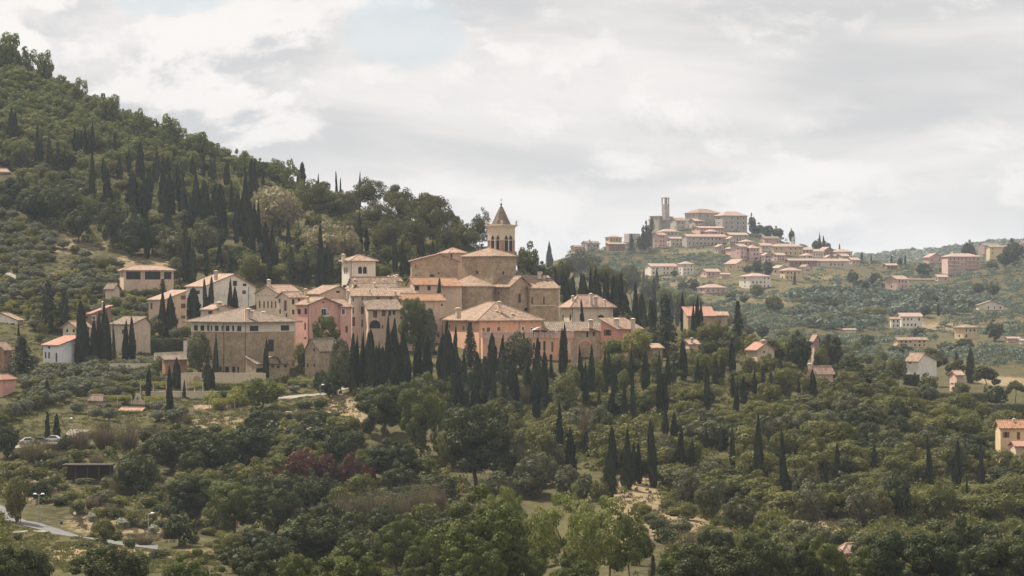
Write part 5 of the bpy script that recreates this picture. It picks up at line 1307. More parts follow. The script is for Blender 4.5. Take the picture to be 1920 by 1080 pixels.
# --- middle ground broadleaf trees
MG = [('oak',1405,662,716,36),('oak',1442,664,716,42),('darkoak',1500,622,702,54),('oak',1538,648,706,34),('oak',1515,699,747,32),('oak',1546,701,750,38),('oak',1742,700,738,40),('oak',1704,722,752,32),('oak',1802,713,742,40),('oak',1228,664,704,36),('oak',1330,600,648,52),('oak',1292,612,652,34),('oak',1352,602,652,42),('oak',1885,838,886,54),('oak',1915,852,905,54),('oak',1300,648,690,40),('bigtree',720,714,820,118),('greentree',790,712,862,112),('bigtree',895,752,918,170),('oak',845,790,880,70),('bigtree',728,826,908,110),('darkoak',640,800,885,80),('darkoak',565,812,880,84),('darkoak',470,785,880,90),('darkoak',400,800,890,90),('darkoak',320,795,885,100),('darkoak',253,846,934,82),('bigtree',355,885,985,105),('greentree',440,900,1010,120),('bigtree',520,905,1010,110),
      ('darkoak',335,958,1024,64),('oak',195,966,1020,52),('oak',30,884,980,48),('darkoak',74,896,942,36),('darkoak',12,790,860,62),('darkoak',120,815,850,30),('darkoak',575,880,960,70),('oak',640,905,975,60),('oak',470,860,930,80),
      ('greentree',775,556,640,58,790),('holm',803,574,640,46,790),('fresh',492,704,770,84),('greentree',614,590,640,60,764),('holm',640,630,738,44),('holm',372,622,702,52),('oak',563,636,702,28),('holm',975,622,700,64),('oak',1058,698,785,52),('yellowgreen',1192,616,665,60,776),('fresh',1150,632,676,50),('fresh',1080,690,740,24),('fresh',1120,690,740,30),('fresh',1170,690,740,30),
      ('fresh',1250,536,590,44),('fresh',1275,542,595,44),('fresh',1300,550,600,40),('oak',990,456,530,52),('oak',860,420,480,46),('oak',945,450,520,40),('darkoak',1560,620,700,52),('darkoak',1868,716,768,50),('holm',300,588,630,48),('darkoak',620,700,745,44),('darkoak',600,690,735,34),
      ('oak',1010,790,880,70),('holm',960,800,905,60),('holm',1000,840,930,80),('holm',1130,760,850,60),('holm',1250,815,880,46),('holm',1330,890,975,66),('holm',1290,880,960,60),('holm',1520,905,985,70),('holm',1620,900,990,80),('holm',1580,880,960,60),('holm',1390,920,1000,70),('holm',1020,848,912,70),('holm',1062,872,930,56),('holm',1095,885,942,50),('holm',985,872,935,60),('oak',1125,895,945,44),('holm',930,880,930,60),('holm',1045,830,880,50),('darkoak',600,985,1050,80),('darkoak',660,990,1040,70),('oak',820,1000,1060,70),('darkoak',480,985,1045,80),('oak',430,990,1050,70)]
for k, a, b_, c_, w_, *Y_ in MG: tree(k, 'broadleaf_tree', 'broadleaf tree', a, b_, c_, w_, Y=Y_[0] if Y_ else None, desc={'darkoak': 'dark dense oak', 'bigtree': 'large dark oak', 'oak': 'green rounded oak', 'greentree': 'large full green tree', 'holm': 'grey green holm oak', 'fresh': 'bright green leafy tree', 'yellowgreen': 'yellow green leafy tree'}[k])
HG = [('darkoak',212,376,465,64),('darkoak',250,398,480,74),('darkoak',285,415,478,54),('darkoak',147,386,452,60),('darkoak',95,345,420,62),('darkoak',60,350,415,66),('holm',120,340,400,54),('darkoak',30,325,380,60),('holm',325,418,492,64),('holm',388,408,486,62),('blossom',525,346,446,108),('blossom',495,350,420,60),('blossom',620,412,490,96),('blossom',655,430,490,50),('blossom',585,420,480,50),('holm',330,480,530,40),('oak',470,470,530,44)]
for k, a, b_, c_, w_ in HG: tree(k, 'broadleaf_tree', 'broadleaf tree', a, b_, c_, w_, desc={'darkoak': 'dark round oak', 'holm': 'silvery round holm oak', 'blossom': 'pale cream blossoming tree', 'oak': 'green oak'}[k])
# --- coloured and bare bushes
for a, b_, c_, w_, _z in [(565,838,925,78,.1),(610,846,925,50,0),(655,844,928,46,0),(690,864,922,38,0),(522,876,925,38,0)]: tree('redtree' if w_ != 46 else 'reddead', 'red_leaved_tree', 'red leaved tree', a, b_, c_, w_, desc='dark red leaved tree')
for a, b_, c_, w_ in [(655,920,985,60),(700,910,985,66),(745,915,990,60),(790,900,975,60),(820,905,965,50),(640,935,990,44),(1103,755,848,48),(985,718,768,24),(880,715,760,22),(60,820,870,60),(195,788,842,60),(240,790,850,50),(150,795,850,50),(230,890,930,60),(270,1000,1022,50),(300,800,850,40),(1690,1000,1030,40),(1290,990,1040,50),(1260,1010,1050,40)]:
    tree('brush', 'bare_bush', 'bare bush', a, b_, c_, w_, desc='bare brown twiggy bush')
for k, a, b_, c_, w_ in [('yellowbush',296,442,462,20),('yellowbush',102,510,522,22),('yellowbush',456,478,490,14),('whitebush',230,968,990,34),('whitebush',262,968,988,30),('whitebush',288,980,1000,26),('whitebush',172,958,978,24)]:
    tree(k, 'flowering_bush', 'flowering bush', a, b_, c_, w_, desc='yellow flowering bush' if k == 'yellowbush' else 'white flowering bush')
for k, a, b_, c_, w_ in [('freshbush',790,884,915,50),('freshbush',845,894,922,44),('freshbush',815,892,918,34),('freshbush',400,730,758,40),('freshbush',440,730,762,44),('freshbush',410,745,768,34),('bush',1150,890,925,26),('freshbush',1085,900,935,20),('bush',1208,940,970,34),('bush',1290,935,975,40),('holmbush',1250,930,960,30),('darkbush',115,825,850,28),('bush',645,775,795,18),('darkbush',600,742,765,36),('darkbush',570,748,768,36),('darkbush',690,780,815,30),('bush',40,735,752,34),('darkbush',55,725,748,36)]:
    tree(k, 'shrub', 'shrub', a, b_, c_, w_, parts=False, desc='low yellow green shrub' if k == 'freshbush' else 'low dark shrub' if k == 'darkbush' else 'low green shrub')
NLIST = len(TREES)

# --- scattered woods: kept apart from houses and from the trees above
BLOCK = []                                         # photo boxes of house fronts kept clear
for o in list(COL.objects):
    if o.type == 'EMPTY' and o.get('category') in ('house', 'hall', 'church', 'convent', 'tower', 'villa', 'barn', 'pavilion', 'outbuilding', 'hut', 'shed', 'porch', 'gateway', 'pergola', 'palace', 'ruin', 'belfry'):
        Vp = []
        for c_ in o.children:
            if c_.type == 'MESH':
                mw = Matrix.Translation(o.location + c_.location) @ Matrix.Rotation(c_.rotation_euler.z, 4, 'Z')
                Vp += [mw @ v.co for v in c_.data.vertices]
        if Vp:
            xs = [CX + F * v.x / v.y for v in Vp]; ys = [CY - F * v.z / v.y for v in Vp]
            BLOCK.append((min(xs), min(ys), max(xs), o.location.y, CY - F * o.location.z / o.location.y, min(v.y for v in Vp), max(v.y for v in Vp)))
def clear(px, top, base, Y, w, vis=.35):
    """False where the tree would stand in a house or hide one that the view shows."""
    for x0, y0, x1, _, yb, ya, yz in BLOCK:
        if x0 - w * .35 < px < x1 + w * .35:
            if ya - 2 < Y < yz + 2: return False
            if Y <= ya and top < yb - (yb - y0) * .12 and base > y0: return False
    return True
def inside(p, poly):
    x, y = p; c_ = False
    for (x0, y0), (x1, y1) in zip(poly, poly[1:] + poly[:1]):
        if (y0 > y) != (y1 > y) and x < (x1 - x0) * (y - y0) / (y1 - y0) + x0: c_ = not c_
    return c_
def scatter(poly, n, gap, kinds, name, cat, hm, wm, desc, zone, y0=300, tries=14000, parts=False, avoid=.5, yr=1.6):
    """Dart throwing over the ground seen inside a photo polygon; hm, wm: height and width ranges in metres."""
    xs, ys = [p[0] for p in poly], [p[1] for p in poly]
    pts = [(t['px'], t['py'] + t['hp'] / 2, t['w'] * avoid) for t in TREES if t['cat'] != 'cypress' or True]
    P0 = np.array([(a, b_) for a, b_, _ in pts]) if pts else np.zeros((0, 2)); W0 = np.array([w_ for *_, w_ in pts])
    mine = np.zeros((0, 2)); k = 0
    for _ in range(tries):
        if k >= n: break
        p = (random.uniform(min(xs), max(xs)), random.uniform(min(ys), max(ys)))
        if not inside(p, poly): continue
        Y = hit(p[0], p[1], y0)
        if not Y or Y > 2600: continue
        if len(mine) and (np.hypot(mine[:, 0] - p[0], (mine[:, 1] - p[1]) * yr) < gap).any(): continue
        if len(P0) and (np.hypot(P0[:, 0] - p[0], (P0[:, 1] - p[1]) * 1.5) < W0 * .8).any(): continue
        s = sc(Y); h = random.uniform(*hm); w_ = random.uniform(*wm)
        if on_road((p[0] - CX) / F * Y, Y, w_ * .35): continue
        if not clear(p[0], p[1] - h / s, p[1], Y, w_ / s): continue
        top_ = p[1] - h / s
        if cat != 'shrub' and any(abs(c[0] - p[0]) < (c[3] * 1.1 + w_ / s) * .46 and c[2] - 6 < p[1] and top_ < c[2] - .25 * (c[2] - c[1]) for c in CYP): continue
        mine = np.vstack([mine, p]); k += 1
        tree(random.choice(kinds), name, cat, p[0], p[1] - h / s, p[1], w_ / s, parts=parts, Y=Y, desc=desc)
        TREES[-1]['zone'] = zone
    return k
ridge = [(-20, 100), (60, 150), (110, 160), (180, 205), (260, 232), (330, 260), (420, 300), (500, 322), (570, 335)]
cnt = {}
cnt['hill top'] = scatter(ridge + [(570, 352), (480, 330), (430, 330), (330, 300), (250, 300), (200, 290), (120, 300), (-20, 335)], 235, 12, ['hilloak', 'hilloak', 'hilloak', 'skyoak'], 'hill_oak', 'hill oak', (4.5, 8.5), (6, 9.5), 'light green scrub oak', 'upper', tries=20000)
cnt['hill mid'] = scatter([(-20, 335), (120, 300), (330, 300), (480, 330), (560, 355), (660, 400), (560, 480), (480, 530), (300, 500), (290, 430), (100, 400), (-20, 400)], 80, 25, ['holm', 'darkoak', 'oak', 'hilloak'], 'forest_oak', 'forest oak', (6, 10), (7, 11), 'broad hill oak', 'stand')
cnt['hill low'] = scatter([(430, 500), (560, 470), (700, 440), (850, 470), (1000, 500), (1050, 545), (1040, 575), (880, 520), (760, 520), (620, 532), (470, 528)], 60, 22, ['holm', 'darkoak', 'oak'], 'forest_oak', 'forest oak', (6, 10), (6, 9), 'dark village oak', 'behind')
cnt['hill east'] = scatter([(1040, 530), (1150, 555), (1230, 575), (1290, 600), (1290, 625), (1200, 612), (1150, 600), (1060, 570)], 24, 20, ['darkoak', 'oak'], 'forest_oak', 'forest oak', (5, 9), (5, 8), 'oak behind the cream villa', 'behind')
cnt['slope'] = scatter([(1150, 700), (1230, 660), (1300, 645), (1400, 660), (1500, 690), (1600, 690), (1700, 745), (1850, 800), (1930, 850), (1930, 985), (1700, 985), (1500, 970), (1350, 955), (1250, 905), (1130, 880), (1000, 880), (930, 850), (1000, 780)], 215, 28, ['oak', 'oak', 'holm', 'oak', 'darkoak'], 'slope_oak', 'oak tree', (5, 9.6), (6.5, 12), 'rounded green oak', 'slope', tries=20000)
cnt['crest'] = scatter([(1300, 600), (1400, 615), (1500, 640), (1600, 665), (1680, 700), (1680, 725), (1560, 715), (1420, 690), (1300, 655)], 34, 24, ['oak', 'fresh', 'oak', 'darkoak'], 'broadleaf_tree', 'broadleaf tree', (6, 9), (7, 10), 'leafy crest tree', 'crest')
cnt['lower slope'] = scatter([(640, 800), (800, 830), (900, 880), (860, 960), (700, 1000), (600, 960), (430, 960), (280, 900), (240, 830), (430, 830)], 40, 36, ['darkoak', 'oak', 'darkoak'], 'broadleaf_tree', 'broadleaf tree', (5, 8), (7, 10), 'dark spreading oak', 'lower')
cnt['village'] = scatter([(700, 700), (900, 740), (1080, 760), (1000, 800), (850, 800), (740, 770)], 26, 26, ['darkoak', 'oak', 'holm'], 'broadleaf_tree', 'broadleaf tree', (5, 8), (5, 8), 'dark leafy oak', 'lower')
cnt['olives'] = scatter([(60, 690), (340, 690), (345, 735), (250, 735), (240, 760), (150, 745), (60, 770), (0, 800), (0, 740)], 130, 15, ['olive', 'olive', 'olive', 'bush'], 'olive_tree', 'olive tree', (3.2, 4.6), (4.0, 5.6), 'grey green olive tree', 'garden')
cnt['olives2'] = scatter([(0, 400), (60, 420), (150, 480), (230, 500), (200, 560), (60, 560), (0, 580)], 80, 15, ['olive', 'olive', 'bush'], 'olive_tree', 'olive tree', (3, 4.5), (4.5, 6), 'grey green olive tree', 'terrace')
cnt['olives3'] = scatter([(60, 575), (350, 575), (340, 690), (260, 660), (60, 690)], 44, 17, ['olive', 'fresh', 'bush'], 'olive_tree', 'olive tree', (3, 5), (4, 6), 'grey green olive tree', 'garden')
cnt['olives4'] = scatter([(140, 770), (350, 775), (330, 800), (160, 790)], 8, 22, ['olive'], 'olive_tree', 'olive tree', (3, 4), (4, 5), 'grey green olive tree', 'garden')
cnt['shrubs'] = scatter([(0, 850), (240, 800), (640, 780), (700, 800), (840, 900), (860, 930), (700, 960), (300, 1010), (60, 940), (0, 900)], 125, 18, ['darkbush', 'bush', 'bush', 'holmbush', 'brush'], 'shrub', 'shrub', (1.6, 3.5), (3, 5.5), 'scrubby bush', 'lower')
cnt['shrubs2'] = scatter([(1190, 960), (1350, 960), (1700, 985), (1930, 990), (1930, 1060), (1250, 1060)], 46, 30, ['holmbush', 'bush', 'darkbush'], 'shrub', 'shrub', (2, 4), (3.5, 6), 'scrubby bush', 'right')
cnt['shrubs3'] = scatter([(0, 470), (230, 510), (350, 540), (340, 600), (0, 620)], 120, 12, ['bush', 'freshbush', 'darkbush', 'holmbush'], 'shrub', 'shrub', (1.5, 3.2), (2.5, 5), 'scrubby bush', 'terrace')
cnt['shrubs4'] = scatter([(470, 690), (640, 680), (680, 720), (560, 735), (470, 760), (380, 770)], 22, 20, ['bush', 'freshbush', 'darkbush', 'olive'], 'shrub', 'shrub', (1.5, 3), (2.5, 4.5), 'scrubby bush', 'village')
cnt['shrubs5'] = scatter([(150, 1010), (500, 1000), (560, 1045), (300, 1060), (150, 1065)], 18, 34, ['bush', 'brush', 'darkbush'], 'shrub', 'shrub', (1, 2.4), (2.5, 4.5), 'scrubby bush', 'lower')
cnt['shrubs6'] = scatter([(560, 640), (700, 620), (830, 650), (1090, 660), (1080, 720), (840, 730), (640, 735)], 46, 15, ['bush', 'darkbush', 'freshbush', 'darkbush'], 'shrub', 'shrub', (1.5, 3), (2.5, 4.5), 'scrubby bush', 'village')
cnt['front'] = scatter([(430, 1000), (880, 990), (1000, 1040), (1000, 1075), (430, 1075)], 14, 48, ['darkoak', 'oak'], 'broadleaf_tree', 'broadleaf tree', (4.5, 7), (5.5, 8), 'leafy oak', 'front')
print('CYP', sum(t['kind'] == 'cypress' for t in TREES))
print('SCATTER', cnt)

# --- trees of the far hills: those that stand out one by one
FARS = [('darkoak',1212,415,470,26),('conifer',1184,436,475,18),('darkoak',1205,440,475,24),('darkoak',1222,405,418,10),('darkoak',1411,401,418,18),('darkoak',1422,418,440,30),('darkoak',1440,420,444,26),('darkoak',1458,424,446,26),('darkoak',1484,428,442,14),('cypress',1538,436,466,5),('cypress',1546,442,466,6),('darkoak',1532,448,468,24),('darkoak',1550,452,468,20),('conifer',1574,456,472,8),('cypress',1615,472,492,6),('cypress',1634,478,495,4),
        ('darkoak',1440,486,522,26),('darkoak',1420,484,518,22),('darkoak',1402,496,514,22),('conifer',1490,508,534,10),('darkoak',1600,506,535,26),('darkoak',1640,508,540,30),('darkoak',1616,522,550,36),('darkoak',1532,532,550,26),('cypress',1672,476,498,5),('cypress',1697,478,500,5),('darkoak',1688,482,498,12),('darkoak',1730,490,520,34),('darkoak',1815,450,478,28),('darkoak',1900,448,500,50),('darkoak',1885,470,500,36),('darkoak',1860,490,505,26),('darkoak',1770,555,572,50),('darkoak',1745,548,580,44),('darkoak',1808,560,580,50),('darkoak',1835,528,556,30),('darkoak',1862,530,556,30),
        ('cypress',1708,563,586,7),('cypress',1759,569,592,6),('cypress',1786,560,578,5),('darkoak',1735,570,595,22),('darkoak',1866,600,640,40),('darkoak',1625,624,655,34),('darkoak',1720,612,632,26),('darkoak',1690,645,665,50),('darkoak',1810,632,660,44),('darkoak',1775,640,660,40),('oak',1450,550,585,44),('oak',1420,530,560,30),('darkoak',1370,546,566,24),('darkoak',1395,552,568,22),('darkoak',1300,520,545,30),('darkoak',1280,525,548,24),('darkoak',1265,505,520,12),('darkoak',1560,560,580,40),('oak',1590,580,606,60),('oak',1640,572,600,60),('oak',1540,585,612,50)]
for k, a, b_, c_, w_ in FARS: tree(k, 'distant_tree', 'distant tree', a, b_, c_, w_, parts=False, y0=1050.0, desc='dark distant tree' if k != 'cypress' else 'tiny distant cypress')
def far_wood(name, label, poly, n, gap, ls, hm, wm, mat, y0=1050, per=66, group=None, ymax=2650):
    xs, ys = [p[0] for p in poly], [p[1] for p in poly]
    Vv, k = [], 0; mine = np.zeros((0, 2))
    parts = []
    for _ in range(n * 14):
        if k >= n: break
        p = (random.uniform(min(xs), max(xs)), random.uniform(min(ys), max(ys)))
        if not inside(p, poly): continue
        Y = hit(p[0], p[1], y0)
        if not Y or Y > ymax: continue
        s = sc(Y); h, w_ = random.uniform(*hm), random.uniform(*wm)
        if not clear(p[0], p[1] - h / s, p[1], Y, w_ / s): continue
        xx_ = (p[0] - CX) / F * Y
        if ymax < 3000 and math.sin(xx_ * .021 + 1.3 * math.sin(Y * .011)) + math.sin(Y * .027 + xx_ * .009) + .8 * math.sin(xx_ * .06 - Y * .05) < random.uniform(-1.5, .5): continue
        if len(mine) and (np.hypot(mine[-400:, 0] - p[0], (mine[-400:, 1] - p[1]) * 1.8) < gap).any(): continue
        mine = np.vstack([mine, p]); k += 1
        x = (p[0] - CX) / F * Y; z = gz(x, Y)
        u = unit(rng.normal(size=(per, 3))); u[:, 2] = np.abs(u[:, 2]) * 1.1 - .25
        C = np.array([x, Y, z + h * .45]) + u * np.array([w_ / 2, w_ / 2, h * .55]) * (.75 + .3 * rng.random((per, 1)))
        parts.append(leaves(C, unit(u + .28 * rng.normal(size=u.shape)), ls * (w_ / 6), .9))
    V_, Q_ = cat_np(*parts)
    return tag(obj(name, npmesh(name, V_, Q_, M[mat])), label, None, group, 'stuff'), k
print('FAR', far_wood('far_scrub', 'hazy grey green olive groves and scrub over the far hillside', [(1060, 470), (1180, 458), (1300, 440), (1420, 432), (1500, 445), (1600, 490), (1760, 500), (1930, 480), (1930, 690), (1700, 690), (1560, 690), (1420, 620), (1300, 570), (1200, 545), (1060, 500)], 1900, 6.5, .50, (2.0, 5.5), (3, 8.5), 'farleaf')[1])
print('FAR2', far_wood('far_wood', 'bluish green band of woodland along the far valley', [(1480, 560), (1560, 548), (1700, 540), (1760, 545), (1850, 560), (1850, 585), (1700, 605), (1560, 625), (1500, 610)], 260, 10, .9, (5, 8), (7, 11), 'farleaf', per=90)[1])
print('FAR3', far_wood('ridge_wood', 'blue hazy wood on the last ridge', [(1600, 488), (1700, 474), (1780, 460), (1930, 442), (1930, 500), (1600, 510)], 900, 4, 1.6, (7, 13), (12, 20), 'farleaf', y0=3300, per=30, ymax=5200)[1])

# --- undergrowth and rough grass over the near slopes
def ground_cover(name, label, polys, n, mat, hm, wm, per, ls, upright=False, need=None):
    parts = []; 
    for _ in range(n):
        poly = random.choice(polys); xs, ys = [p[0] for p in poly], [p[1] for p in poly]
        p = (random.uniform(min(xs), max(xs)), random.uniform(min(ys), max(ys)))
        if not inside(p, poly): continue
        Y = hit(*p)
        if not Y or Y > 1250: continue
        i = int(np.clip(np.searchsorted(PXG, p[0]), 0, len(PXG) - 1)); j = int(np.clip(np.searchsorted(YG, Y), 0, len(YG) - 1))
        if need == 'green' and dry[i, j] > .45: continue
        s = sc(Y); h, w_ = random.uniform(*hm), random.uniform(*wm)
        if need == 'green' and not clear(p[0], p[1] - h / s, p[1], Y, w_ / s): continue
        x = (p[0] - CX) / F * Y
        if on_road(x, Y, .9): continue
        u = unit(rng.normal(size=(per, 3))); u[:, 2] = np.abs(u[:, 2])
        C = np.array([x, Y, gz(x, Y)]) + u * np.array([w_ / 2, w_ / 2, h]) * (.5 + .5 * rng.random((per, 1)))
        N = unit(u + .6 * rng.normal(size=u.shape))
        if upright: N[:, 2] *= .2; N = unit(N)
        parts.append(leaves(C, N, ls, 2.2 if upright else .9, up=(0, 0, 1) if False else None))
    V_, Q_ = cat_np(*parts)
    return tag(obj(name, npmesh(name, V_, Q_, M[mat])), label, kind='stuff')
slopeP = [(1000, 770), (1290, 640), (1500, 680), (1700, 740), (1930, 850), (1930, 1080), (1250, 1080), (1240, 905), (1100, 880), (930, 860)]
leftP = [(0, 850), (240, 800), (640, 770), (840, 860), (960, 940), (800, 1000), (400, 1000), (0, 930)]
hillP = [(-20, 110), (110, 170), (330, 270), (570, 345), (850, 440), (1050, 530), (1290, 600), (1290, 640), (1060, 575), (880, 525), (470, 530), (300, 480), (-20, 420)]
midP = [(560, 640), (720, 710), (900, 720), (1100, 690), (1290, 650), (1000, 800), (850, 800), (680, 770)]
ground_cover('undergrowth', 'dark green undergrowth filling the slopes between the trees', [slopeP, slopeP, leftP, hillP, hillP, midP, midP], 5200, 'oak', (.8, 2.2), (2, 4.5), 70, .30, need='green')
ground_cover('hill_scrub', 'matted light green scrub over the wooded hill', [hillP, hillP, hillP, [(-280, -80), (-20, 105), (-20, 420), (-280, 420)], [(-280, 420), (-20, 420), (-20, 900), (-280, 900)]], 4200, 'hilloak', (1.8, 4), (3.5, 7), 110, .30, need='green')
ground_cover('slope_scrub', 'matted olive scrub filling the right slope wood', [slopeP, slopeP, midP, [(1930, 800), (2200, 820), (2200, 1080), (1930, 1080)], [(-200, 900), (0, 900), (0, 1080), (-200, 1080)]], 3000, 'oak', (1.4, 3.2), (3, 6), 110, .24, need='green')
ground_cover('meadow_grass', 'short rough grass on the garden lawns and road verges', [[(0, 690), (560, 690), (660, 760), (640, 800), (330, 800), (0, 850)], [(0, 690), (560, 690), (660, 760), (640, 800), (330, 800), (0, 850)], [(0, 965), (160, 1010), (430, 1045), (560, 1075), (0, 1075)], [(0, 470), (350, 500), (350, 690), (0, 690)], [(560, 1000), (1000, 1000), (1000, 1075), (560, 1075)]], 6500, 'meadow', (.15, .5), (1.2, 3.0), 24, .13, upright=True)
ground_cover('dry_grass', 'tall pale straw grass on the open patches', [[(580, 745), (690, 750), (720, 830), (560, 800)], [(330, 780), (540, 780), (520, 830), (340, 825)], [(1130, 895), (1250, 905), (1350, 985), (1300, 1010), (1150, 960)], [(130, 960), (330, 970), (330, 1020), (150, 1000)], [(650, 900), (850, 900), (840, 985), (660, 985)], [(0, 860), (260, 880), (260, 940), (60, 940)], [(1500, 960), (1680, 970), (1660, 1010), (1520, 1000)]], 1500, 'dry', (.4, 1.0), (1.0, 2.4), 26, .10, upright=True)

# ------------------------------------------------------------------ hedges and vines
def hedge(name, label, cat, x0, x1, top, base, depth, Y=None, mat='darkoak', per=60, ls=.16, rough=.25, x_mid=None):
    Y0 = Y or hit((x0 + x1) / 2, base); s = sc(Y0)
    a = pt(x0, base, Y0); L = (x1 - x0) * s; H = (base - top) * s
    n = int(per * (L * H + L * depth + depth * H))
    q = rng.random(n); fA = L * H / (L * H + L * depth + depth * H)
    C = np.empty((n, 3)); N = np.empty((n, 3))
    f = rng.random(n)
    A1 = f < fA; A2 = (~A1) & (f < fA + L * depth / (L * H + L * depth + depth * H)); A3 = ~(A1 | A2)
    C[:] = rng.random((n, 3)) * np.array([L, depth, H])
    C[A1, 1] = 0; C[A2, 2] = H; C[A3, 0] = np.where(rng.random(A3.sum()) < .5, 0, L)
    N[A1] = (0, -1, 0); N[A2] = (0, 0, 1); N[A3] = (-1, 0, 0)
    C += rough * rng.normal(size=C.shape) * .6
    N = unit(N + .5 * rng.normal(size=N.shape))
    V_, Q_ = leaves(C, N, ls, .9)
    i = np.array([(.3, .3, -.3), (L - .3, .3, -.3), (L - .3, depth - .2, -.3), (.3, depth - .2, -.3), (.3, .3, H - .3), (L - .3, .3, H - .3), (L - .3, depth - .2, H - .3), (.3, depth - .2, H - .3)])
    V2 = np.concatenate([V_, i]); Q2 = np.concatenate([Q_, np.array([(0, 1, 5, 4), (1, 2, 6, 5), (2, 3, 7, 6), (3, 0, 4, 7), (4, 5, 6, 7)]) + len(V_)])
    return tag(obj(name, npmesh(name, V2, Q2, M[mat]), None, a - Vector((0, 0, .15))), label, cat)
hedge('clipped_hedge', 'dark square clipped hedge left of the stone hall', 'hedge', 283, 344, 636, 662, 3.0, 756)
hedge('clipped_hedge', 'bright green hedge at the foot of the cream retaining wall', 'hedge', 393, 470, 719, 733, 1.5, 712, 'fresh')
hedge('clipped_hedge', 'long green hedge line across the upper garden terrace', 'hedge', -10, 82, 526, 536, 2, None, 'fresh')
hedge('clipped_hedge', 'dark hedge beside the white house of the umbrella pines', 'hedge', 1696, 1724, 703, 724, 3, 885)
hedge('clipped_hedge', 'dark low hedge in front of the pergola garden', 'hedge', 240, 315, 760, 776, 1.5, 688)
hedge('clipped_hedge', 'light green hedge hiding the tool shed roof', 'hedge', 203, 263, 771, 784, 1.8, 682, 'fresh')
hedge('clipped_hedge', 'dark hedge with bright top near the parking lane', 'hedge', -5, 38, 784, 797, 2, 662, 'fresh')
hedge('olive_hedge', 'long grey green hedge running downhill at the right edge of the wood', 'hedge', 1762, 1850, 738, 762, 3.5, None, 'holm')
hedge('olive_hedge', 'lower end of the grey green hedge beside the dark round tree', 'hedge', 1845, 1925, 758, 782, 3.5, None, 'holm')
hedge('grass_bank', 'green clipped bank below the little stone outhouse', 'hedge', 540, 605, 714, 730, 3, 722, 'fresh')
def pergola(label, x0, x1, top, base, Y):
    s = sc(Y); L = (x1 - x0) * s; H = (base - top) * s
    r = empty('vine_pergola', pt(x0, base, Y), label, 'pergola')
    for i in range(max(3, int(L / 2.2))):
        b = MB(); x = L * i / (max(3, int(L / 2.2)) - 1); b.box(x - .1, x + .1, 0, .2, -.8, H * .9); b.obj('post', M['trim'], r)
    n = int(130 * L); C = rng.random((n, 3)) * np.array([L, 2.5, H * .35]) + np.array([0, -.6, H * .68]); C += .12 * rng.normal(size=C.shape); hang = rng.random(n) < .25; C[hang, 2] -= rng.random(hang.sum()) * H * .45
    obj('vine', npmesh('vine', *leaves(C, unit(rng.normal(size=(n, 3)) + np.array([0, -.4, .5])), .15, .9), M['yellowgreen']), r)
pergola('vine pergola left of the cream bell gable', 194, 246, 742, 758, 691)
pergola('vine pergola right of the cream bell gable', 271, 311, 744, 760, 691)
pergola('upper vine trellis under the cream terrace', 263, 312, 716, 732, 706)
pergola('vine trellis before the arched niche', 350, 380, 717, 732, 704)
pergola('vine rows over the brick pergola roof', 392, 440, 748, 764, 688)

# ------------------------------------------------------------------ small things
def lamp(label, px, top, base, double=False):
    Y = hit(px, base); s = sc(Y); H = (base - top) * s
    r = empty('street_lamp', Vector(((px - CX) / F * Y, Y, gz((px - CX) / F * Y, Y))), label, 'street lamp', 'street lamps')
    b = MB(); b.tube((0, 0, -.2), (0, 0, H), .13, .08, 8); b.obj('pole', M['metal'], r)
    for sx in ((-1, 1) if double else (1,)):
        b = MB(); b.tube((0, 0, H - .1), (sx * .7, 0, H + .12), .05, .05, 6); b.obj('arm', M['metal'], r)
        b = MB(); b.lathe([(.05, -.10), (.36, -.06), (.34, .06), (.12, .16), (0, .17)], 10); b.obj('lamp_head', M['lamp'], r, Vector((sx * .75, 0, H + .1)))
lamp('double headed white street lamp beside the curving road', 73, 927, 981, True)
lamp('single headed street lamp in dry grass past the round bush', 278, 963, 1016)
lamp('lamp post next to the lane under the cypress slope', 600, 722, 752)
lamp('short lamp on the parking lane beside the pale wall', 128, 785, 806)
lamp('small white lamp in front of the clipped hedge', 319.5, 651, 667)
sg = empty('road_sign', Vector(((115 - CX) / F * hit(115, 994), hit(115, 994), gz((115 - CX) / F * hit(115, 994), hit(115, 994)))), 'small dark road sign on twin posts at the path junction', 'sign')
b = MB(); b.box(-.28, .28, -.03, .03, 1.1, 1.6); b.obj('panel', M['dark'], sg)
for x in (-.2, .2):
    b = MB(); b.tube((x, .05, -.2), (x, .05, 1.6), .035, .035, 6); b.obj('post', M['metal'], sg)
rs = empty('round_marker', Vector(((140 - CX) / F * hit(140, 976), hit(140, 976), gz((140 - CX) / F * hit(140, 976), hit(140, 976)))), 'small white round sign in the dry verge above the road', 'sign')
b = MB(); b.tube((0, 0, -.2), (0, 0, 1.2), .03, .03, 6); b.obj('post', M['metal'], rs)
b = MB(); b.tube((0, -.05, 1.45), (0, 0, 1.45), .32, .32, 14); b.obj('panel', M['lamp'], rs)
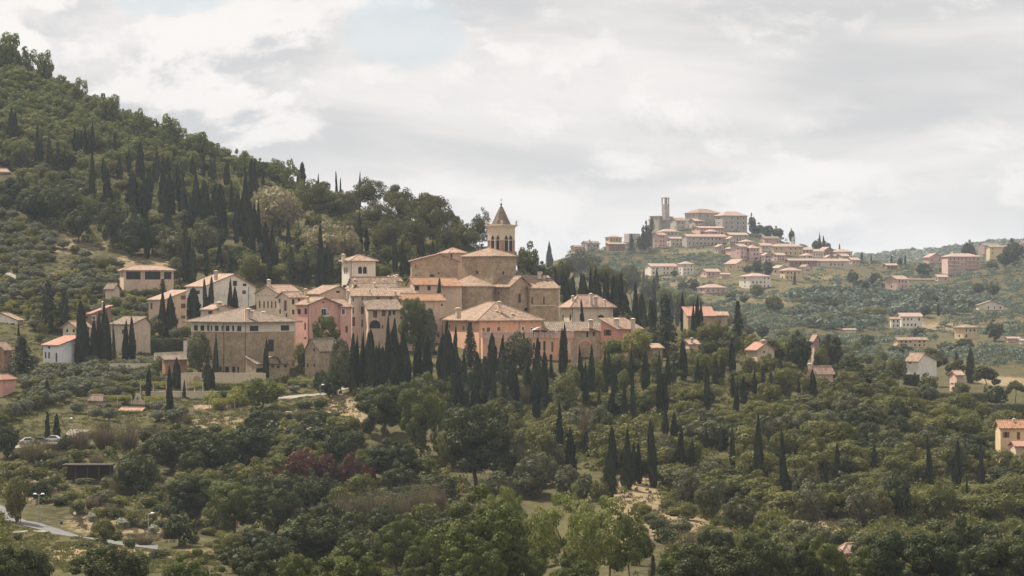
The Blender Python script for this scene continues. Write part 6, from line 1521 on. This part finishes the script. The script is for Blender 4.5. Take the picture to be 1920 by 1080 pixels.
# open shelter
shY = hit(165, 906); sh = empty('open_shelter', pt(120, 906, shY), 'long dark flat roofed open shelter in the scrub', 'shelter')
L = 87 * sc(shY); H = 35 * sc(shY)
b = MB(); b.box(-.4, L + .4, -.5, 4.5, H - .3, H); b.obj('roof', M['dark'], sh)
for i in range(5):
    b = MB(); x = L * i / 4; b.box(x - .1, x + .1, -.1, .1, -1, H - .3); b.obj('post', M['bark'], sh)
b = MB(); b.box(0, L, 4.2, 4.4, -1.5, H - .4); b.obj('back_wall', M['dark'], sh)
def car(label, px, base, paint, rz):
    Y = hit(px, base); x = (px - CX) / F * Y
    r = empty('parked_car', Vector((x, Y, gz(x, Y) + .12)), label, 'car', 'cars on the parking lane', rz)
    prof = [(-2.1, .35), (-2.1, .75), (-1.3, .9), (-.7, 1.42), (.75, 1.45), (1.5, .95), (2.1, .85), (2.15, .35)]
    b = MB(); n = len(prof); b.add([(p[0], -.8, p[1]) for p in prof] + [(p[0], .8, p[1]) for p in prof], [(i, (i + 1) % n, n + (i + 1) % n, n + i) for i in range(n)] + [tuple(range(n)), tuple(range(2 * n - 1, n - 1, -1))])
    b.obj('body', M[paint], r)
    gl = [(-1.1, .95), (-.65, 1.36), (.68, 1.38), (1.25, .98)]
    b = MB(); b.add([(p[0], -.81, p[1]) for p in gl] + [(p[0], .81, p[1]) for p in gl], [(0, 1, 2, 3), (7, 6, 5, 4)]); b.obj('side_windows', M['glass'], r)
    for wx in (-1.35, 1.35):
        for wy in (-.82, .62):
            b = MB(); b.tube((wx, wy, .33), (wx, wy + .2, .33), .33, .33, 12); wv = b.obj('wheel', M['tyre'], r)
            b = MB(); b.tube((wx, wy - .01, .33), (wx, wy + .21, .33), .18, .18, 10); b.obj('rim', M['metal'], wv)
    b = MB(); b.add([(2.0, -.7, .8), (2.0, -.4, .8), (2.06, -.4, .62), (2.06, -.7, .62), (2.16, -.7, .62), (2.16, -.4, .62)], [(0, 1, 5, 4)]); b.obj('headlight', M['lamp'], r)
car('silver car parked left of the two car park cypresses', 52, 833, 'carwhite', .25)
car('dark car parked close to the car park cypresses', 74, 832, 'carblue', .1)
car('pale car behind the second car park cypress', 100, 829, 'carwhite', -.1)
# white things on the rough meadow below the lane
tY = hit(541, 777); tb_ = empty('garden_table', Vector(((541 - CX) / F * tY, tY, gz((541 - CX) / F * tY, tY))), 'white low table standing in the green meadow below the lane', 'table')
b = MB(); b.box(-.75, .75, -.4, .4, .62, .72); b.obj('table_top', M['boxwhite'], tb_)
for x in (-.65, .65):
    for y in (-.3, .3):
        b = MB(); b.tube((x * 1.12, y, -.1), (x, y, .62), .04, .04, 6); b.obj('leg', M['boxwhite'], tb_)
def wbox(label, px, py, w_, h_):
    Y = hit(px, py + h_); x = (px - CX) / F * Y
    r = empty('beehive', Vector((x, Y, gz(x, Y))), label, 'box', 'white boxes on the meadow')
    b = MB(); s = sc(Y); b.box(-w_ * s / 2, w_ * s / 2, -.25, .25, .1, h_ * s + .25); b.box(-w_ * s / 2 + .05, -w_ * s / 2 + .12, -.2, .2, -.1, .1); b.box(w_ * s / 2 - .12, w_ * s / 2 - .05, -.2, .2, -.1, .1); b.obj('box_body', M['boxwhite'], r)
    b = MB(); b.box(-w_ * s / 2 - .05, w_ * s / 2 + .05, -.3, .3, h_ * s + .25, h_ * s + .33); b.obj('lid', M['lamp'], r)
for i, (x, y, w_, h_, l) in enumerate([(500.5, 797, 2.6, 3, 'small white box at the near end of the box row'), (505, 797, 2.6, 3, 'small white box second in the box row'), (511, 797, 3, 3, 'small white box third in the box row'), (518, 797, 4, 3, 'wider white box ending the box row'), (509, 791.5, 4, 2.6, 'white box set behind the row of small boxes'), (555.5, 771, 2, 4, 'narrow upright white box beside the white table')]):
    wbox(l, x, y, w_, h_)
for i, x in enumerate((247, 255, 262)):
    pass
def post(label, px, top, base):
    Y = hit(px, base); x = (px - CX) / F * Y; b = MB(); H = (base - top) * sc(Y); b.prism([(-.35, -.3), (.35, -.3), (.32, .3), (-.3, .3)], -.5, H); b.prism([(-.28, -.25), (.3, -.25), (.2, .2), (-.2, .2)], H, H + .3)
    tag(b.obj('stone_pillar', M['greystone'], None, Vector((x, Y, gz(x, Y)))), label, 'pillar')
post('weathered pale stone pillar standing in the brown scrub', 256, 808, 836)

# ------------------------------------------------------------------ labels for the trees
LM = [(25, 235, 'at the left edge of the wooded hill'), (95, 285, 'round the umbrella pine on the hill'), (157, 265, 'in the small clump high on the hill'), (215, 320, 'in the hill wood above the terraces'), (290, 340, 'in the thick of the hill cypress stand'), (380, 340, 'above the white gabled house'), (450, 390, 'left of the cream blossoming tree'),
      (500, 440, 'under the cream blossoming tree'), (370, 480, 'behind the white gabled house'), (590, 325, 'on the hill skyline above the pale trees'), (610, 470, 'behind the square altana tower'), (690, 430, 'on the slope above the altana tower'), (770, 470, 'behind the blind stone barn'), (370, 560, 'in front of the white gabled house'), (190, 640, 'in the group by the white farmhouse'), (240, 650, 'in the row by the scalloped wall'),
      (310, 720, 'in the walled garden'), (430, 680, 'against the big stone hall'), (98, 800, 'by the parked cars'), (670, 680, 'below the salmon pink house'), (735, 670, 'below the arcade house'), (800, 640, 'below the terracotta row'), (860, 670, 'at the peach convent corner'), (935, 660, 'before the peach convent wall'), (990, 660, 'under the convent terrace'), (1010, 740, 'below the convent loggia'), (1055, 640, 'at the convent arched windows'),
      (1100, 700, 'below the stone archway'), (1155, 700, 'below the coral house'), (1215, 690, 'below the big dark conifer'), (1290, 600, 'by the bright red roof'), (1130, 540, 'behind the cream villa'), (1200, 545, 'in the pines right of the villa'), (1035, 500, 'just right of the church'), (1340, 710, 'on the slope below the bungalow'), (1420, 720, 'in the dark group below the bungalow'), (1515, 710, 'beside the sunken bungalow'),
      (1070, 830, 'among the grey holm oaks'), (1170, 860, 'at the grassy clearing'), (1235, 760, 'mid slope above the clearing'), (1300, 830, 'right of the grassy clearing'), (1445, 860, 'in the right slope wood'), (1590, 870, 'below the sunken bungalow'), (1780, 870, 'under the orange farmhouse'), (1806, 680, 'beside the umbrella pines'), (980, 470, 'close behind the bell tower'),
      (900, 420, 'left of the bell tower'), (800, 400, 'on the ridge left of the bell tower'), (700, 370, 'on the ridge over the altana tower'), (600, 380, 'on the ridge over the pale trees'), (640, 700, 'beside the stone outhouse'), (500, 740, 'by the lane below the hall'), (60, 560, 'on the garden terraces'), (100, 700, 'by the white farmhouse olives'), (230, 730, 'in the olive garden before the pergola'), (60, 780, 'in the grove above the parked cars'),
      (150, 500, 'near the wooden shed'), (30, 480, 'on the far left olive terrace'), (300, 590, 'below the glass pavilion'), (60, 860, 'in the scrub below the parked cars'), (160, 900, 'near the open shelter'), (260, 960, 'along the road verge'), (340, 840, 'in the dark thicket below the pergolas'), (480, 840, 'below the white meadow boxes'), (600, 860, 'near the red leaved trees'), (640, 770, 'on the straw bank'), (740, 780, 'under the cypress slope'), (730, 870, 'right of the red leaved trees'), (740, 950, 'in the brown bush hollow'),
      (860, 900, 'by the yellow green shrubs'), (900, 850, 'under the convent slope'), (480, 960, 'above the bottom meadow'), (1000, 900, 'behind the airy trees'), (1060, 1000, 'in the front row centre'), (60, 1040, 'in the front left corner'), (230, 1040, 'before the mown field'), (400, 1060, 'at the front left of the meadow'), (650, 1050, 'in front under the brown bushes'), (900, 1050, 'in front below the slope oaks'), (1250, 980, 'on the rocky clearing'), (1350, 940, 'above the dark front trees'), (1350, 1050, 'in front of the rocky clearing'),
      (1600, 950, 'above the brick hut'), (1560, 1060, 'round the brick hut'), (1780, 1050, 'in the front right corner'), (1700, 780, 'on the upper right slope'), (1550, 780, 'in the middle of the right slope'), (1400, 790, 'near the tallest lone cypress'), (1870, 740, 'by the long downhill hedge'), (1690, 690, 'beside the white house'), (1480, 640, 'on the wooded crest'), (1600, 680, 'on the crest by the pale tall house'), (1850, 900, 'below the orange farmhouse'),
      (1220, 430, 'at the foot of the far tower'), (1440, 430, 'beside the far palaces'), (1545, 450, 'on the far skyline knoll'), (1620, 485, 'at the end of the far town'), (1420, 505, 'inside the far town'), (1380, 555, 'below the far balconied house'), (1290, 525, 'by the far beige field'), (1560, 550, 'under the far terrace'), (1620, 530, 'on the slope right of the far town'), (1680, 490, 'over the far red roofs'), (1730, 510, 'left of the pink condominium'), (1860, 490, 'round the cream flats'), (1760, 570, 'above the white far villa'), (1850, 550, 'near the grey white far house'), (1700, 640, 'by the tan far farmhouse'), (1840, 630, 'by the yellow far block'), (1600, 590, 'in the far valley wood')]
ORD = ['first', 'second', 'third', 'fourth', 'fifth', 'sixth', 'seventh', 'eighth', 'ninth', 'tenth', 'eleventh', 'twelfth', 'thirteenth', 'fourteenth', 'fifteenth', 'sixteenth', 'seventeenth', 'eighteenth', 'nineteenth', 'twentieth']
cells = {}
LA = np.array([(a, b_) for a, b_, _ in LM], float)
for t in TREES:
    if t['done']: continue
    i = int(np.argmin(np.hypot(LA[:, 0] - t['px'], (LA[:, 1] - t['py']) * 1.4)))
    d = t['desc'] or 'dark slender cypress'
    cells.setdefault((i, d, t['cat']), []).append(t)
for (i, d, cat), ts in cells.items():
    ph = LM[i][2]
    ts.sort(key=lambda t: t['px'])
    if len(ts) == 1: ts[0]['o']['label'] = f'{d} {ph}'; ts[0]['o']['group'] = ts[0]['o'].get('group') or f'{cat} planting'
    elif 'zone' in ts[0] and len(ts) > 8:
        for t in ts: t['o']['label'] = f'{d} in the mass {ph}'; t['o']['group'] = f'{d}s {ph}'
    else:
        hs = sorted(t['hp'] for t in ts)
        for k, t in enumerate(ts):
            ex = ''
            if len(ts) > 2 and t['hp'] == hs[-1] and hs[-1] > 1.12 * hs[-2]: ex = 'tallest '
            lab = f'{ex}{d}, {ORD[k] if k < 20 else "last"} from the left {ph}'
            if len(lab.split()) > 16: lab = lab.replace(' from the left', ' from left').replace('tallest ', '')
            if len(lab.split()) > 16: lab = lab.replace('dark village oak', 'village oak').replace(' the ', ' ')
            t['o']['label'] = lab; t['o']['group'] = f'{d}s {ph}'

# ------------------------------------------------------------------ the air between here and the far hills
hz, g, o = newmat('haze_air')
pv_ = g.n('ShaderNodeVolumePrincipled')
pv_.inputs['Color'].default_value = (.78, .87, 1.0, 1)
pv_.inputs['Density'].default_value = .00006
pv_.inputs['Anisotropy'].default_value = 0.0
hz.cycles.volume_sampling = 'DISTANCE'
hz.cycles.homogeneous_volume = True
g.put(o.inputs['Volume'], pv_.outputs[0])
zmin, zmax = float(GZ.min()), max(float(GZ.max()) + 30, 130.0)
xm = float(np.abs(GX).max()) + 50
b = MB(); b.box(-xm, xm, -360, 9100, zmin - 1, zmax)
tag(b.obj('haze', hz), 'thin blue grey summer haze', kind='stuff')
